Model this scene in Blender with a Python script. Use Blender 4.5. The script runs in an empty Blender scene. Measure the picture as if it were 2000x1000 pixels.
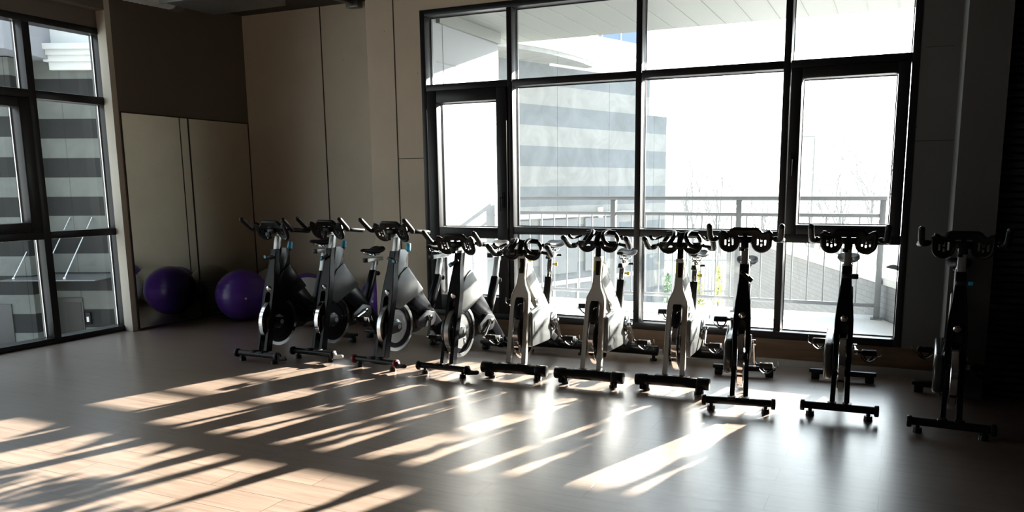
import bpy, bmesh, math, random
from mathutils import Vector, Matrix
from mathutils.geometry import delaunay_2d_cdt

scene = bpy.context.scene
C = scene.collection
random.seed(7)
PI = math.pi

# ------------------------------------------------------------------ camera
W_PX = 2000.0
F_PX, CX, CY = 1526.5, 1066.8, 610.1
YAW, PITCH, ROLL = 0.42004, -0.15971, 0.005833
CAM_H = 1.45
cd = bpy.data.cameras.new('camera'); cam = bpy.data.objects.new('camera', cd); C.objects.link(cam)
cd.sensor_fit = 'HORIZONTAL'; cd.sensor_width = 36.0
cd.lens = F_PX / W_PX * 36.0
cd.shift_x = (1000.0 - CX) / W_PX
cd.shift_y = (CY - 500.0) / W_PX
cd.clip_start = 0.05; cd.clip_end = 400
_f = Vector((-math.sin(YAW)*math.cos(PITCH), math.cos(YAW)*math.cos(PITCH), math.sin(PITCH)))
_r = Vector((math.cos(YAW), math.sin(YAW), 0)); _d = _f.cross(_r)
r0 = _r*math.cos(ROLL) + _d*math.sin(ROLL); d0 = -_r*math.sin(ROLL) + _d*math.cos(ROLL)
mw = Matrix((( r0.x, -d0.x, -_f.x, 0), (r0.y, -d0.y, -_f.y, 0), (r0.z, -d0.z, -_f.z, CAM_H), (0, 0, 0, 1)))
cam.matrix_world = mw
scene.camera = cam

# ------------------------------------------------------------------ light
SUN_AZ = Vector((0.312, 0.950)); SUN_EL = math.radians(16.6)
sdir = Vector((SUN_AZ.x*math.cos(SUN_EL), SUN_AZ.y*math.cos(SUN_EL), math.sin(SUN_EL))).normalized()
sl = bpy.data.lights.new('sun', 'SUN'); sun = bpy.data.objects.new('sun', sl); C.objects.link(sun)
sl.energy = 46.0; sl.angle = math.radians(0.75); sl.color = (1.0, 0.91, 0.82)
sun.location = (4, 14, 6)
sun.rotation_euler = (-sdir).to_track_quat('-Z', 'Y').to_euler()

world = bpy.data.worlds.new('sky'); scene.world = world; world.use_nodes = True
nt = world.node_tree; nt.nodes.clear()
def wn(t, **k):
    n = nt.nodes.new(t)
    for a, b in k.items(): setattr(n, a, b)
    return n
tc = wn('ShaderNodeTexCoord'); sx = wn('ShaderNodeSeparateXYZ')
nt.links.new(tc.outputs['Generated'], sx.inputs[0])
rampn = wn('ShaderNodeValToRGB')
rampn.color_ramp.elements[0].position = 0.0; rampn.color_ramp.elements[0].color = (1.0, 1.0, 1.0, 1)
rampn.color_ramp.elements[1].position = 0.7; rampn.color_ramp.elements[1].color = (0.62, 0.72, 0.85, 1)
nt.links.new(sx.outputs['Z'], rampn.inputs[0])
dotn = wn('ShaderNodeVectorMath', operation='DOT_PRODUCT'); dotn.inputs[1].default_value = sdir
nt.links.new(tc.outputs['Generated'], dotn.inputs[0])
mx = wn('ShaderNodeMath', operation='MAXIMUM'); mx.inputs[1].default_value = 0
nt.links.new(dotn.outputs['Value'], mx.inputs[0])
pw = wn('ShaderNodeMath', operation='POWER'); pw.inputs[1].default_value = 7.0
nt.links.new(mx.outputs[0], pw.inputs[0])
ml = wn('ShaderNodeMath', operation='MULTIPLY_ADD'); ml.inputs[1].default_value = 7.0; ml.inputs[2].default_value = 2.0
nt.links.new(pw.outputs[0], ml.inputs[0])
bg = wn('ShaderNodeBackground'); out = wn('ShaderNodeOutputWorld')
nt.links.new(rampn.outputs[0], bg.inputs['Color']); nt.links.new(ml.outputs[0], bg.inputs['Strength'])
nt.links.new(bg.outputs[0], out.inputs[0])

vs = scene.view_settings
vs.view_transform = 'Standard'; vs.look = 'None'; vs.exposure = 0.6; vs.gamma = 1.0
vs.use_curve_mapping = False
scene.cycles.use_denoising = True
scene.cycles.max_bounces = 10; scene.cycles.transparent_max_bounces = 16
scene.cycles.caustics_reflective = False; scene.cycles.caustics_refractive = False
scene.cycles.sample_clamp_indirect = 6.0

# ------------------------------------------------------------------ materials
def newmat(name):
    m = bpy.data.materials.new(name); m.use_nodes = True
    return m, m.node_tree, m.node_tree.nodes['Principled BSDF']
def N(t, typ, **k):
    n = t.nodes.new(typ)
    for a, b in k.items(): setattr(n, a, b)
    return n
def mat(name, col, rough=0.5, metal=0.0, var=0.12, scale=8.0, bump=0.0, coat=0.0, spec=0.5):
    """plain surface with a little procedural variation"""
    m, t, p = newmat(name)
    tcn = N(t, 'ShaderNodeTexCoord'); no = N(t, 'ShaderNodeTexNoise'); no.inputs['Scale'].default_value = scale
    no.inputs['Detail'].default_value = 5
    t.links.new(tcn.outputs['Object'], no.inputs['Vector'])
    mixn = N(t, 'ShaderNodeMix', data_type='RGBA')
    mixn.inputs[6].default_value = tuple(c*(1-var) for c in col) + (1,)
    mixn.inputs[7].default_value = tuple(min(1, c*(1+var)) for c in col) + (1,)
    t.links.new(no.outputs['Fac'], mixn.inputs[0]); t.links.new(mixn.outputs[2], p.inputs['Base Color'])
    p.inputs['Roughness'].default_value = rough; p.inputs['Metallic'].default_value = metal
    p.inputs['Coat Weight'].default_value = coat; p.inputs['Coat Roughness'].default_value = 0.08
    p.inputs['Specular IOR Level'].default_value = spec
    if bump:
        b = N(t, 'ShaderNodeBump'); b.inputs['Strength'].default_value = bump; b.inputs['Distance'].default_value = 0.01
        t.links.new(no.outputs['Fac'], b.inputs['Height']); t.links.new(b.outputs[0], p.inputs['Normal'])
    return m

def mat_concrete(name, col, var=0.18, holes=True):
    m, t, p = newmat(name)
    tcn = N(t, 'ShaderNodeTexCoord')
    n1 = N(t, 'ShaderNodeTexNoise'); n1.inputs['Scale'].default_value = 1.3; n1.inputs['Detail'].default_value = 8; n1.inputs['Roughness'].default_value = 0.6
    n2 = N(t, 'ShaderNodeTexNoise'); n2.inputs['Scale'].default_value = 38; n2.inputs['Detail'].default_value = 4
    vo = N(t, 'ShaderNodeTexVoronoi'); vo.inputs['Scale'].default_value = 7.0
    for n in (n1, n2, vo): t.links.new(tcn.outputs['Object'], n.inputs['Vector'])
    mixn = N(t, 'ShaderNodeMix', data_type='RGBA')
    mixn.inputs[6].default_value = tuple(c*(1-var) for c in col)+(1,); mixn.inputs[7].default_value = tuple(c*(1+var) for c in col)+(1,)
    t.links.new(n1.outputs['Fac'], mixn.inputs[0])
    lt = N(t, 'ShaderNodeMath', operation='LESS_THAN'); lt.inputs[1].default_value = 0.035
    t.links.new(vo.outputs['Distance'], lt.inputs[0])
    mix2 = N(t, 'ShaderNodeMix', data_type='RGBA'); mix2.inputs[7].default_value = tuple(c*0.35 for c in col)+(1,)
    t.links.new(mixn.outputs[2], mix2.inputs[6])
    if holes: t.links.new(lt.outputs[0], mix2.inputs[0])
    else: mix2.inputs[0].default_value = 0
    t.links.new(mix2.outputs[2], p.inputs['Base Color'])
    p.inputs['Roughness'].default_value = 0.75; p.inputs['Specular IOR Level'].default_value = 0.3
    b = N(t, 'ShaderNodeBump'); b.inputs['Strength'].default_value = 0.25; b.inputs['Distance'].default_value = 0.004
    t.links.new(n2.outputs['Fac'], b.inputs['Height']); t.links.new(b.outputs[0], p.inputs['Normal'])
    return m

def mat_floor(name):
    m, t, p = newmat(name)
    tcn = N(t, 'ShaderNodeTexCoord')
    br = N(t, 'ShaderNodeTexBrick'); br.offset = 0.37; br.offset_frequency = 2
    br.inputs['Scale'].default_value = 1.0; br.inputs['Brick Width'].default_value = 1.28; br.inputs['Row Height'].default_value = 0.192
    br.inputs['Mortar Size'].default_value = 0.0022; br.inputs['Mortar Smooth'].default_value = 0.0; br.inputs['Bias'].default_value = 0.0
    br.inputs['Color1'].default_value = (0.0, 0, 0, 1); br.inputs['Color2'].default_value = (1, 1, 1, 1); br.inputs['Mortar'].default_value = (0.5, 0.5, 0.5, 1)
    t.links.new(tcn.outputs['Object'], br.inputs['Vector'])
    mp = N(t, 'ShaderNodeMapping'); mp.inputs['Scale'].default_value = (0.9, 14, 1)
    t.links.new(tcn.outputs['Object'], mp.inputs['Vector'])
    sep = N(t, 'ShaderNodeVectorMath', operation='MULTIPLY_ADD'); sep.inputs[1].default_value = (7, 7, 7)
    t.links.new(br.outputs['Color'], sep.inputs[0]); t.links.new(mp.outputs[0], sep.inputs[2])
    gr = N(t, 'ShaderNodeTexNoise'); gr.inputs['Scale'].default_value = 2.2; gr.inputs['Detail'].default_value = 9; gr.inputs['Roughness'].default_value = 0.62; gr.inputs['Distortion'].default_value = 0.4
    t.links.new(sep.outputs[0], gr.inputs['Vector'])
    ra = N(t, 'ShaderNodeValToRGB')
    ra.color_ramp.elements[0].position = 0.25; ra.color_ramp.elements[0].color = (0.185, 0.128, 0.099, 1)
    ra.color_ramp.elements[1].position = 0.75; ra.color_ramp.elements[1].color = (0.315, 0.240, 0.192, 1)
    t.links.new(gr.outputs['Fac'], ra.inputs[0])
    kn = N(t, 'ShaderNodeTexVoronoi'); kn.inputs['Scale'].default_value = 1.0
    mpk = N(t, 'ShaderNodeMapping'); mpk.inputs['Scale'].default_value = (1.1, 3.2, 1)
    t.links.new(tcn.outputs['Object'], mpk.inputs['Vector']); t.links.new(mpk.outputs[0], kn.inputs['Vector'])
    kl = N(t, 'ShaderNodeMapRange'); kl.inputs[1].default_value = 0.02; kl.inputs[2].default_value = 0.09; kl.inputs[3].default_value = 0.55; kl.inputs[4].default_value = 1.0
    t.links.new(kn.outputs['Distance'], kl.inputs[0])
    tone = N(t, 'ShaderNodeMapRange'); tone.inputs[3].default_value = 0.93; tone.inputs[4].default_value = 1.06
    t.links.new(br.outputs['Color'], tone.inputs[0])
    mt = N(t, 'ShaderNodeMath', operation='MULTIPLY'); t.links.new(kl.outputs[0], mt.inputs[0]); t.links.new(tone.outputs[0], mt.inputs[1])
    mu = N(t, 'ShaderNodeMix', data_type='RGBA', blend_type='MULTIPLY'); mu.inputs[0].default_value = 1.0
    t.links.new(ra.outputs[0], mu.inputs[6]); t.links.new(mt.outputs[0], mu.inputs[7])
    mo = N(t, 'ShaderNodeMix', data_type='RGBA'); mo.inputs[7].default_value = (0.12, 0.082, 0.06, 1)
    t.links.new(br.outputs['Fac'], mo.inputs[0]); t.links.new(mu.outputs[2], mo.inputs[6])
    t.links.new(mo.outputs[2], p.inputs['Base Color'])
    rr = N(t, 'ShaderNodeMapRange'); rr.inputs[3].default_value = 0.24; rr.inputs[4].default_value = 0.40
    t.links.new(gr.outputs['Fac'], rr.inputs[0]); t.links.new(rr.outputs[0], p.inputs['Roughness'])
    p.inputs['Specular IOR Level'].default_value = 0.5; p.inputs['Coat Weight'].default_value = 0.7; p.inputs['Coat Roughness'].default_value = 0.30; p.inputs['Coat IOR'].default_value = 1.55
    b = N(t, 'ShaderNodeBump'); b.inputs['Strength'].default_value = 0.12; b.inputs['Distance'].default_value = 0.002
    t.links.new(gr.outputs['Fac'], b.inputs['Height'])
    b2 = N(t, 'ShaderNodeBump'); b2.inputs['Strength'].default_value = 0.5; b2.inputs['Distance'].default_value = 0.002; b2.invert = True
    t.links.new(br.outputs['Fac'], b2.inputs['Height']); t.links.new(b.outputs[0], b2.inputs['Normal'])
    t.links.new(b2.outputs[0], p.inputs['Normal'])
    return m

def mat_wood(name, c1, c2, rough=0.45):
    m, t, p = newmat(name)
    tcn = N(t, 'ShaderNodeTexCoord'); mp = N(t, 'ShaderNodeMapping'); mp.inputs['Scale'].default_value = (1.2, 9, 16)
    t.links.new(tcn.outputs['Object'], mp.inputs['Vector'])
    gr = N(t, 'ShaderNodeTexNoise'); gr.inputs['Scale'].default_value = 2.0; gr.inputs['Detail'].default_value = 8
    t.links.new(mp.outputs[0], gr.inputs['Vector'])
    ra = N(t, 'ShaderNodeValToRGB'); ra.color_ramp.elements[0].position = 0.3; ra.color_ramp.elements[0].color = c1+(1,)
    ra.color_ramp.elements[1].position = 0.7; ra.color_ramp.elements[1].color = c2+(1,)
    t.links.new(gr.outputs['Fac'], ra.inputs[0]); t.links.new(ra.outputs[0], p.inputs['Base Color'])
    p.inputs['Roughness'].default_value = rough
    return m

def mat_glass(name, tint=(0.93, 0.96, 0.95)):
    m, t, p = newmat(name); t.nodes.remove(p)
    o = t.nodes['Material Output']
    fr = N(t, 'ShaderNodeFresnel'); fr.inputs['IOR'].default_value = 1.45
    geo = N(t, 'ShaderNodeNewGeometry')
    tr = N(t, 'ShaderNodeBsdfTransparent'); tr.inputs[0].default_value = tint+(1,)
    gl = N(t, 'ShaderNodeBsdfGlossy'); gl.inputs['Roughness'].default_value = 0.0; gl.inputs['Color'].default_value = (0.9, 0.95, 0.95, 1)
    inv = N(t, 'ShaderNodeMath', operation='SUBTRACT'); inv.inputs[0].default_value = 1.0
    t.links.new(geo.outputs['Backfacing'], inv.inputs[1])
    mul = N(t, 'ShaderNodeMath', operation='MULTIPLY'); t.links.new(fr.outputs[0], mul.inputs[0]); t.links.new(inv.outputs[0], mul.inputs[1])
    mx_ = N(t, 'ShaderNodeMixShader'); t.links.new(mul.outputs[0], mx_.inputs[0]); t.links.new(tr.outputs[0], mx_.inputs[1]); t.links.new(gl.outputs[0], mx_.inputs[2])
    t.links.new(mx_.outputs[0], o.inputs['Surface'])
    return m

def mat_bands(name, light, dark, period, z0, tile=1.2, rough=0.5):
    """stone cladding in alternating light and dark courses"""
    m, t, p = newmat(name)
    tcn = N(t, 'ShaderNodeTexCoord'); se = N(t, 'ShaderNodeSeparateXYZ'); t.links.new(tcn.outputs['Object'], se.inputs[0])
    a = N(t, 'ShaderNodeMath', operation='ADD'); a.inputs[1].default_value = -z0 + 100*period; t.links.new(se.outputs['Z'], a.inputs[0])
    mo = N(t, 'ShaderNodeMath', operation='MODULO'); mo.inputs[1].default_value = period; t.links.new(a.outputs[0], mo.inputs[0])
    gt = N(t, 'ShaderNodeMath', operation='GREATER_THAN'); gt.inputs[1].default_value = period/2; t.links.new(mo.outputs[0], gt.inputs[0])
    no = N(t, 'ShaderNodeTexNoise'); no.inputs['Scale'].default_value = 1.4; no.inputs['Detail'].default_value = 9; no.inputs['Roughness'].default_value = 0.65; no.inputs['Distortion'].default_value = 1.2
    t.links.new(tcn.outputs['Object'], no.inputs['Vector'])
    mixn = N(t, 'ShaderNodeMix', data_type='RGBA'); mixn.inputs[6].default_value = light+(1,); mixn.inputs[7].default_value = dark+(1,)
    t.links.new(gt.outputs[0], mixn.inputs[0])
    mr = N(t, 'ShaderNodeMapRange'); mr.inputs[1].default_value = 0.25; mr.inputs[2].default_value = 0.75; mr.inputs[3].default_value = 0.78; mr.inputs[4].default_value = 1.2
    t.links.new(no.outputs['Fac'], mr.inputs[0])
    # vertical joints between the slabs, and a thin line at every course
    sm = N(t, 'ShaderNodeMath', operation='ADD'); t.links.new(se.outputs['X'], sm.inputs[0]); t.links.new(se.outputs['Y'], sm.inputs[1])
    md = N(t, 'ShaderNodeMath', operation='PINGPONG'); md.inputs[1].default_value = tile/2; t.links.new(sm.outputs[0], md.inputs[0])
    jl = N(t, 'ShaderNodeMath', operation='LESS_THAN'); jl.inputs[1].default_value = 0.008; t.links.new(md.outputs[0], jl.inputs[0])
    zj = N(t, 'ShaderNodeMath', operation='PINGPONG'); zj.inputs[1].default_value = period/4; t.links.new(a.outputs[0], zj.inputs[0])
    j3 = N(t, 'ShaderNodeMath', operation='MULTIPLY'); j3.inputs[1].default_value = -0.35; t.links.new(jl.outputs[0], j3.inputs[0])
    ad = N(t, 'ShaderNodeMath', operation='ADD'); t.links.new(mr.outputs[0], ad.inputs[0]); t.links.new(j3.outputs[0], ad.inputs[1])
    mu = N(t, 'ShaderNodeMix', data_type='RGBA', blend_type='MULTIPLY'); mu.inputs[0].default_value = 1.0
    t.links.new(mixn.outputs[2], mu.inputs[6]); t.links.new(ad.outputs[0], mu.inputs[7])
    t.links.new(mu.outputs[2], p.inputs['Base Color']); p.inputs['Roughness'].default_value = rough; p.inputs['Specular IOR Level'].default_value = 0.15
    return m

def mat_blocks(name, c1, c2, mortar, bw, bh, rough=0.8):
    m, t, p = newmat(name)
    tcn = N(t, 'ShaderNodeTexCoord'); se = N(t, 'ShaderNodeSeparateXYZ'); mp = N(t, 'ShaderNodeCombineXYZ'); ad = N(t, 'ShaderNodeMath', operation='ADD')
    t.links.new(tcn.outputs['Object'], se.inputs[0]); t.links.new(se.outputs['X'], ad.inputs[0]); t.links.new(se.outputs['Y'], ad.inputs[1])
    t.links.new(ad.outputs[0], mp.inputs['X']); t.links.new(se.outputs['Z'], mp.inputs['Y'])
    br = N(t, 'ShaderNodeTexBrick'); br.inputs['Scale'].default_value = 1; br.inputs['Brick Width'].default_value = bw; br.inputs['Row Height'].default_value = bh
    br.inputs['Mortar Size'].default_value = 0.004; br.inputs['Color1'].default_value = c1+(1,); br.inputs['Color2'].default_value = c2+(1,); br.inputs['Mortar'].default_value = mortar+(1,)
    t.links.new(mp.outputs[0], br.inputs['Vector']); t.links.new(br.outputs['Color'], p.inputs['Base Color'])
    p.inputs['Roughness'].default_value = rough
    return m

def mat_mirror():
    m, t, p = newmat('mirror_glass')
    no = N(t, 'ShaderNodeTexNoise'); no.inputs['Scale'].default_value = 3
    mr = N(t, 'ShaderNodeMapRange'); mr.inputs[3].default_value = 0.0; mr.inputs[4].default_value = 0.02
    t.links.new(no.outputs['Fac'], mr.inputs[0]); t.links.new(mr.outputs[0], p.inputs['Roughness'])
    p.inputs['Base Color'].default_value = (0.88, 0.89, 0.84, 1); p.inputs['Metallic'].default_value = 1.0
    return m

M = dict(
    floor=mat_floor('oak_laminate'),
    concrete=mat_concrete('grey_concrete', (0.74, 0.67, 0.55)),
    concrete2=mat_concrete('pale_concrete', (0.60, 0.52, 0.41)),
    concrete3=mat_concrete('shade_darkened_concrete', (0.12, 0.12, 0.12)),  # same concrete, darkened to paint in the dimness of the right end
    jamb=mat_concrete('jamb_plaster', (0.62, 0.58, 0.50), holes=False),
    brown=mat('brown_paint', (0.155, 0.13, 0.112), 0.8, var=0.06, scale=3),
    ceiling=mat('dark_ceiling_paint', (0.055, 0.05, 0.045), 0.85, var=0.15, scale=3),
    dark=mat('dark_wall_paint', (0.05, 0.049, 0.048), 0.85, var=0.08, scale=3),
    rib=mat('aubergine_ribbed_panel', (0.045, 0.035, 0.055), 0.75, var=0.1),
    groove=mat('shadow_joint', (0.05, 0.042, 0.035), 0.9),
    alu=mat('anodised_black_aluminium', (0.014, 0.014, 0.016), 0.34, spec=0.3),
    gasket=mat('bright_glazing_strip', (0.75, 0.75, 0.75), 0.35, metal=0.6),
    glass=mat_glass('window_glass'),
    mirror=mat_mirror(),
    kick=mat_wood('wood_kick_panel', (0.095, 0.055, 0.032), (0.16, 0.10, 0.063)),
    steel=mat('brushed_steel_strip', (0.72, 0.73, 0.74), 0.3, metal=0.9),
    foil=mat('aluminium_foil', (0.75, 0.77, 0.76), 0.3, metal=0.6, bump=0.6, scale=20),
    duct=mat('galvanised_duct', (0.22, 0.22, 0.21), 0.4, metal=0.8),
    purple=mat('purple_vinyl', (0.10, 0.035, 0.30), 0.28, var=0.06, scale=3),
    greyball=mat('grey_vinyl', (0.52, 0.50, 0.40), 0.30, var=0.05, scale=3),
    paleball=mat('pale_vinyl', (0.62, 0.63, 0.66), 0.28, var=0.05, scale=3),
    glint_plug=mat('white_glint_plug', (0.7, 0.7, 0.68), 0.4),
    bgloss=mat('black_gloss_paint', (0.006, 0.006, 0.008), 0.22, spec=0.16),
    bplast=mat('black_rubber_plastic', (0.008, 0.008, 0.009), 0.34, spec=0.22),
    bmatt=mat('black_textured_steel', (0.008, 0.008, 0.009), 0.28, spec=0.2),
    pedal=mat('pedal_black', (0.010, 0.010, 0.011), 0.55, spec=0.1),
    chrome=mat('chrome', (0.82, 0.82, 0.83), 0.10, metal=1.0, var=0.03),
    satin=mat('satin_steel', (0.66, 0.66, 0.66), 0.24, metal=0.92, var=0.05, scale=30),
    spun=mat('spun_steel', (0.50, 0.50, 0.50), 0.30, metal=0.9, var=0.1, scale=30),
    silver=mat('silver_paint', (0.38, 0.39, 0.39), 0.30, metal=0.55, var=0.05),
    grey=mat('grey_metallic_paint', (0.17, 0.175, 0.178), 0.32, metal=0.45, var=0.3, scale=9),
    cream=mat('warm_white_paint', (0.50, 0.49, 0.455), 0.30, var=0.03, coat=0.3),
    blue=mat('blue_plastic', (0.05, 0.34, 0.52), 0.35),
    yellow=mat('yellow_plastic', (0.78, 0.62, 0.10), 0.4),
    red=mat('red_plastic', (0.20, 0.012, 0.010), 0.35),
    white=mat('white_plastic', (0.8, 0.8, 0.8), 0.35),
    extwhite=mat('white_cladding', (0.27, 0.285, 0.30), 0.6, var=0.03),
    groovel=mat('soffit_joint', (0.24, 0.25, 0.24), 0.6),
    soffit=mat('soffit_board', (0.17, 0.18, 0.168), 0.45, var=0.05, scale=2),
    joint=mat('cladding_joint', (0.30, 0.30, 0.30), 0.8),
    terrace=mat('terrace_paving', (0.80, 0.80, 0.80), 0.6, var=0.08, scale=4),
    rail=mat('grey_steel_railing', (0.24, 0.255, 0.275), 0.45, metal=0.2),
    cornice=mat('white_cornice_plaster', (0.62, 0.63, 0.62), 0.6, var=0.03),
    bandL=mat_bands('grey_stone_courses', (0.120, 0.130, 0.124), (0.020, 0.0215, 0.022), 0.72, 2.03+1.5),
    bandF=mat_bands('glare_washed_courses', (0.265, 0.277, 0.277), (0.175, 0.195, 0.212), 0.79, 1.45+1.5, tile=1.6),  # the striped stone again, paled so the colour carries window glare
    palewall=mat('pale_render', (0.23, 0.242, 0.27), 0.8, var=0.05, scale=2),
    cornice2=mat('grey_white_plaster', (0.62, 0.65, 0.65), 0.7, var=0.03),
    canopy=mat('smoked_canopy_glass', (0.075, 0.08, 0.082), 0.25),
    blueglass=mat('blue_curtain_glass', (0.11, 0.17, 0.27), 0.15, var=0.08, scale=2),
    shopglass=mat('shopfront_glass', (0.17, 0.187, 0.205), 0.2, var=0.15, scale=1),
    door=mat('dark_grey_door', (0.045, 0.045, 0.045), 0.5),
    doorleaf=mat('door_leaf_brown', (0.028, 0.026, 0.024), 0.5),
    clear=mat_glass('canopy_glass', (0.75, 0.82, 0.80)),
    ground=mat('pale_paving', (0.50, 0.50, 0.49), 0.85, var=0.12, scale=1.2),
    blocks=mat_blocks('stone_block_wall', (0.30, 0.31, 0.32), (0.34, 0.35, 0.36), (0.25, 0.255, 0.26), 0.13, 0.055),
    coping=mat('white_coping', (0.85, 0.85, 0.84), 0.7, var=0.04),
    bark=mat('haze_grey_bark', (0.22, 0.22, 0.215), 0.9, var=0.15),  # bark greyed to put distance haze into its colour
    twig=mat('haze_grey_twigs', (0.26, 0.265, 0.26), 0.9, var=0.1),  # same painted haze in the twig colour
    leaf=mat('evergreen_leaf', (0.30, 0.42, 0.28), 0.8, var=0.3, scale=6),
    leafy=mat('yellow_green_leaf', (0.62, 0.62, 0.30), 0.8, var=0.2, scale=6),
    picket=mat('grey_pickets', (0.33, 0.34, 0.35), 0.7),
    carpaint=mat('pale_car_paint', (0.62, 0.64, 0.66), 0.25, coat=0.6),
    carglass=mat('car_glass', (0.16, 0.18, 0.20), 0.12),
)

# ------------------------------------------------------------------ mesh helpers
def rpoly(pts, r, n=4):
    """round the corners of a polygon"""
    out = []; k = len(pts)
    for i in range(k):
        p = Vector(pts[i]); a = Vector(pts[i-1]); b = Vector(pts[(i+1) % k])
        ri = r[i] if isinstance(r, (list, tuple)) else r
        la, lb = (a-p).length, (b-p).length
        d = min(ri, la*0.48, lb*0.48)
        if d < 1e-4: out.append((p.x, p.y)); continue
        s = p+(a-p)*(d/la); e = p+(b-p)*(d/lb)
        for j in range(n+1):
            u = j/n
            q = s*(1-u)**2 + p*2*u*(1-u) + e*u*u
            out.append((q.x, q.y))
    return out
def smooth_path(pts, n=6, closed=False):
    P = [Vector(p) for p in pts]; k = len(P); out = []
    rng = k if closed else k-1
    for i in range(rng):
        if closed: p0, p1, p2, p3 = P[i-1], P[i], P[(i+1) % k], P[(i+2) % k]
        else: p0, p1, p2, p3 = P[max(i-1, 0)], P[i], P[i+1], P[min(i+2, k-1)]
        for j in range(n):
            u = j/n
            out.append(0.5*((2*p1)+(p2-p0)*u+(2*p0-5*p1+4*p2-p3)*u*u+(3*p1-p0-3*p2+p3)*u**3))
    if not closed: out.append(P[-1])
    return out
def arc(cx, cy, r, a0, a1, n):
    return [(cx+r*math.cos(math.radians(a0+(a1-a0)*i/n)), cy+r*math.sin(math.radians(a0+(a1-a0)*i/n))) for i in range(n+1)]

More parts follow.
